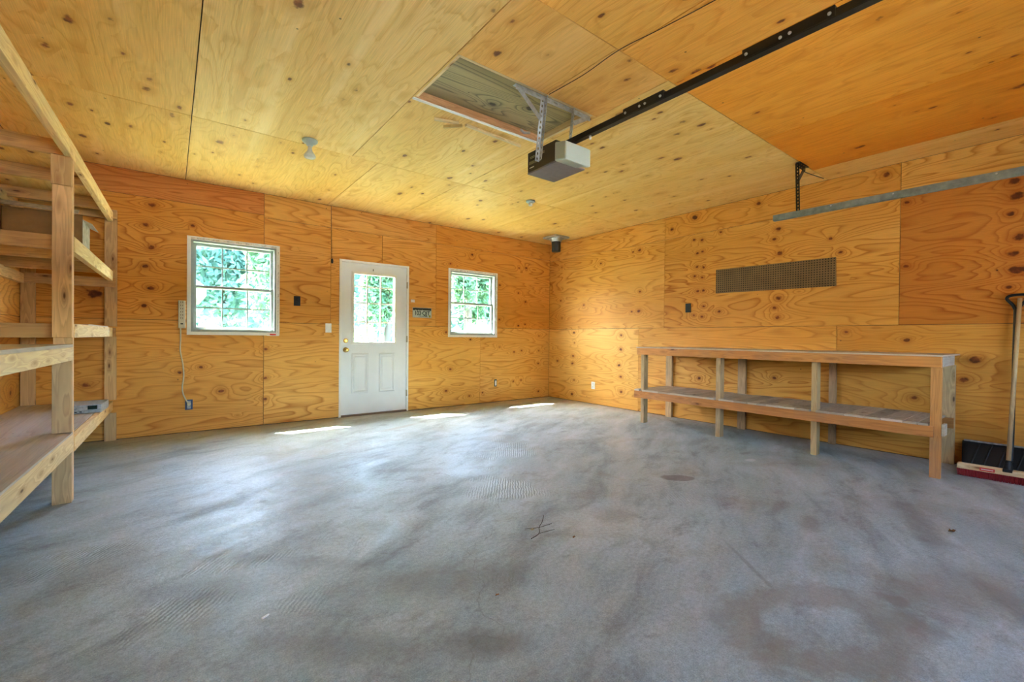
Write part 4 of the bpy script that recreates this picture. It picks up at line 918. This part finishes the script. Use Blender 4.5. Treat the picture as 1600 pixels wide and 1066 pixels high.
TR = [(-2.2, 12.5, 3.9, 1.7, 2.9, leaf_a, 'leafy tree seen through the right panes of the left window'), (1.9, 12.5, 4.1, 1.7, 3.1, leaf_a, 'full green tree outside the door glass'),
      (6.0, 12.5, 4.1, 1.7, 3.1, leaf_a, 'green tree outside the right window'), (10.4, 12.5, 4.2, 1.8, 3.2, leaf_b, 'pale tree outside, beyond the right edge of the right window'),
      (-8.6, 18.5, 5.6, 2.1, 4.4, leaf_c, 'far dark tree behind the neighbouring house'), (-3.6, 18.5, 5.4, 2.1, 4.3, leaf_c, 'far dark tree behind the middle of the left window'),
      (1.2, 18.5, 5.8, 2.0, 4.6, leaf_c, 'far deep green tree behind the door glass at left'), (5.9, 18.5, 5.6, 2.0, 4.5, leaf_b, 'far pale tree beyond the door glass at right'),
      (10.6, 18.5, 5.8, 2.0, 4.6, leaf_c, 'far deep green tree behind the right window at left'), (15.4, 18.5, 5.8, 2.0, 4.6, leaf_a, 'far tree behind the right window at right')]
for i, (x, y, z, rx, rz, mt, lab) in enumerate(TR):
    foliage('tree', lab, 'tree', (x, y, z), (rx, rx * .8, rz), 5600, 0.15 if y < 15 else 0.2, mt, 0.16, i, lobes=12, group='trees beyond the lawn')
BU = [(-5.5, 6.8, .35, leaf_b, 'low pale bush outside the lower left panes of the left window'), (-3.2, 7.2, .3, leaf_b, 'low pale bush outside the lower right panes of the left window'), (-0.9, 7.6, .45, leaf_b, 'pale bush outside the door glass at left'),
      (1.4, 7.8, .5, leaf_a, 'green bush outside the door glass at right'), (3.7, 7.3, .45, leaf_b, 'pale bush outside the lower half of the right window'), (6.0, 7.8, .5, leaf_a, 'green bush outside the right edge of the right window')]
for i, (x, y, z, mt, lab) in enumerate(BU):
    foliage('bush', lab, 'bush', (x, y, z), (1.0, 0.8, 1.15), 3200, 0.06, mt, None, 40 + i, 7, group='bushes on the lawn')
hs_ = thing('neighbour_house', 'pale gabled house beyond the left window', 'house', (-7.4, 10.5, -0.2))
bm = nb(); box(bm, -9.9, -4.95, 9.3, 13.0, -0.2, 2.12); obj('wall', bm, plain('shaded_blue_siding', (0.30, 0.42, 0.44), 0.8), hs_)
bm = nb(); pr_ = [(-10.2, 2.13), (-4.66, 2.13), (-4.66, 2.38), (-7.4, 4.6), (-10.2, 2.38)]
a = [bm.verts.new((x, 8.9, z)) for x, z in pr_]; b = [bm.verts.new((x, 13.3, z)) for x, z in pr_]
bm.faces.new(a); bm.faces.new(b[::-1]); [bm.faces.new((a[k], a[(k + 1) % 5], b[(k + 1) % 5], b[k])) for k in range(5)]
obj('roof', bm, plain('white_gable', (0.6, 0.6, 0.58), 0.8), hs_)
bm = nb(); box(bm, -6.6, -5.4, 9.27, 9.3, 0.1, 1.7); obj('doorway', bm, roof_m, hs_)

bm = nb(); rr = random.Random(77)
for i in range(9000):
    x = rr.uniform(-22, 34); y = 27 + rr.uniform(-1.5, 1.5) + 0.02 * x; top = 8.5 + 2.2 * math.sin(x * 0.55) + 1.1 * math.sin(x * 1.7 + 1)
    p = Vector((x, y, -0.2 + top * rr.random() ** 0.8)); a = Vector((rr.gauss(0, 1), rr.gauss(0, 1), rr.gauss(0, 1))).normalized(); b = a.orthogonal().normalized(); q_ = 0.42 * rr.uniform(.6, 1.4)
    bm.faces.new([bm.verts.new(p + q) for q in (a * q_, b * q_ * 0.6, -a * q_, -b * q_ * 0.6)])
tag(obj('woodland', bm, leaf_c, None), 'hazy green woodland edge far beyond the lawn', 'woodland', None, 'stuff')
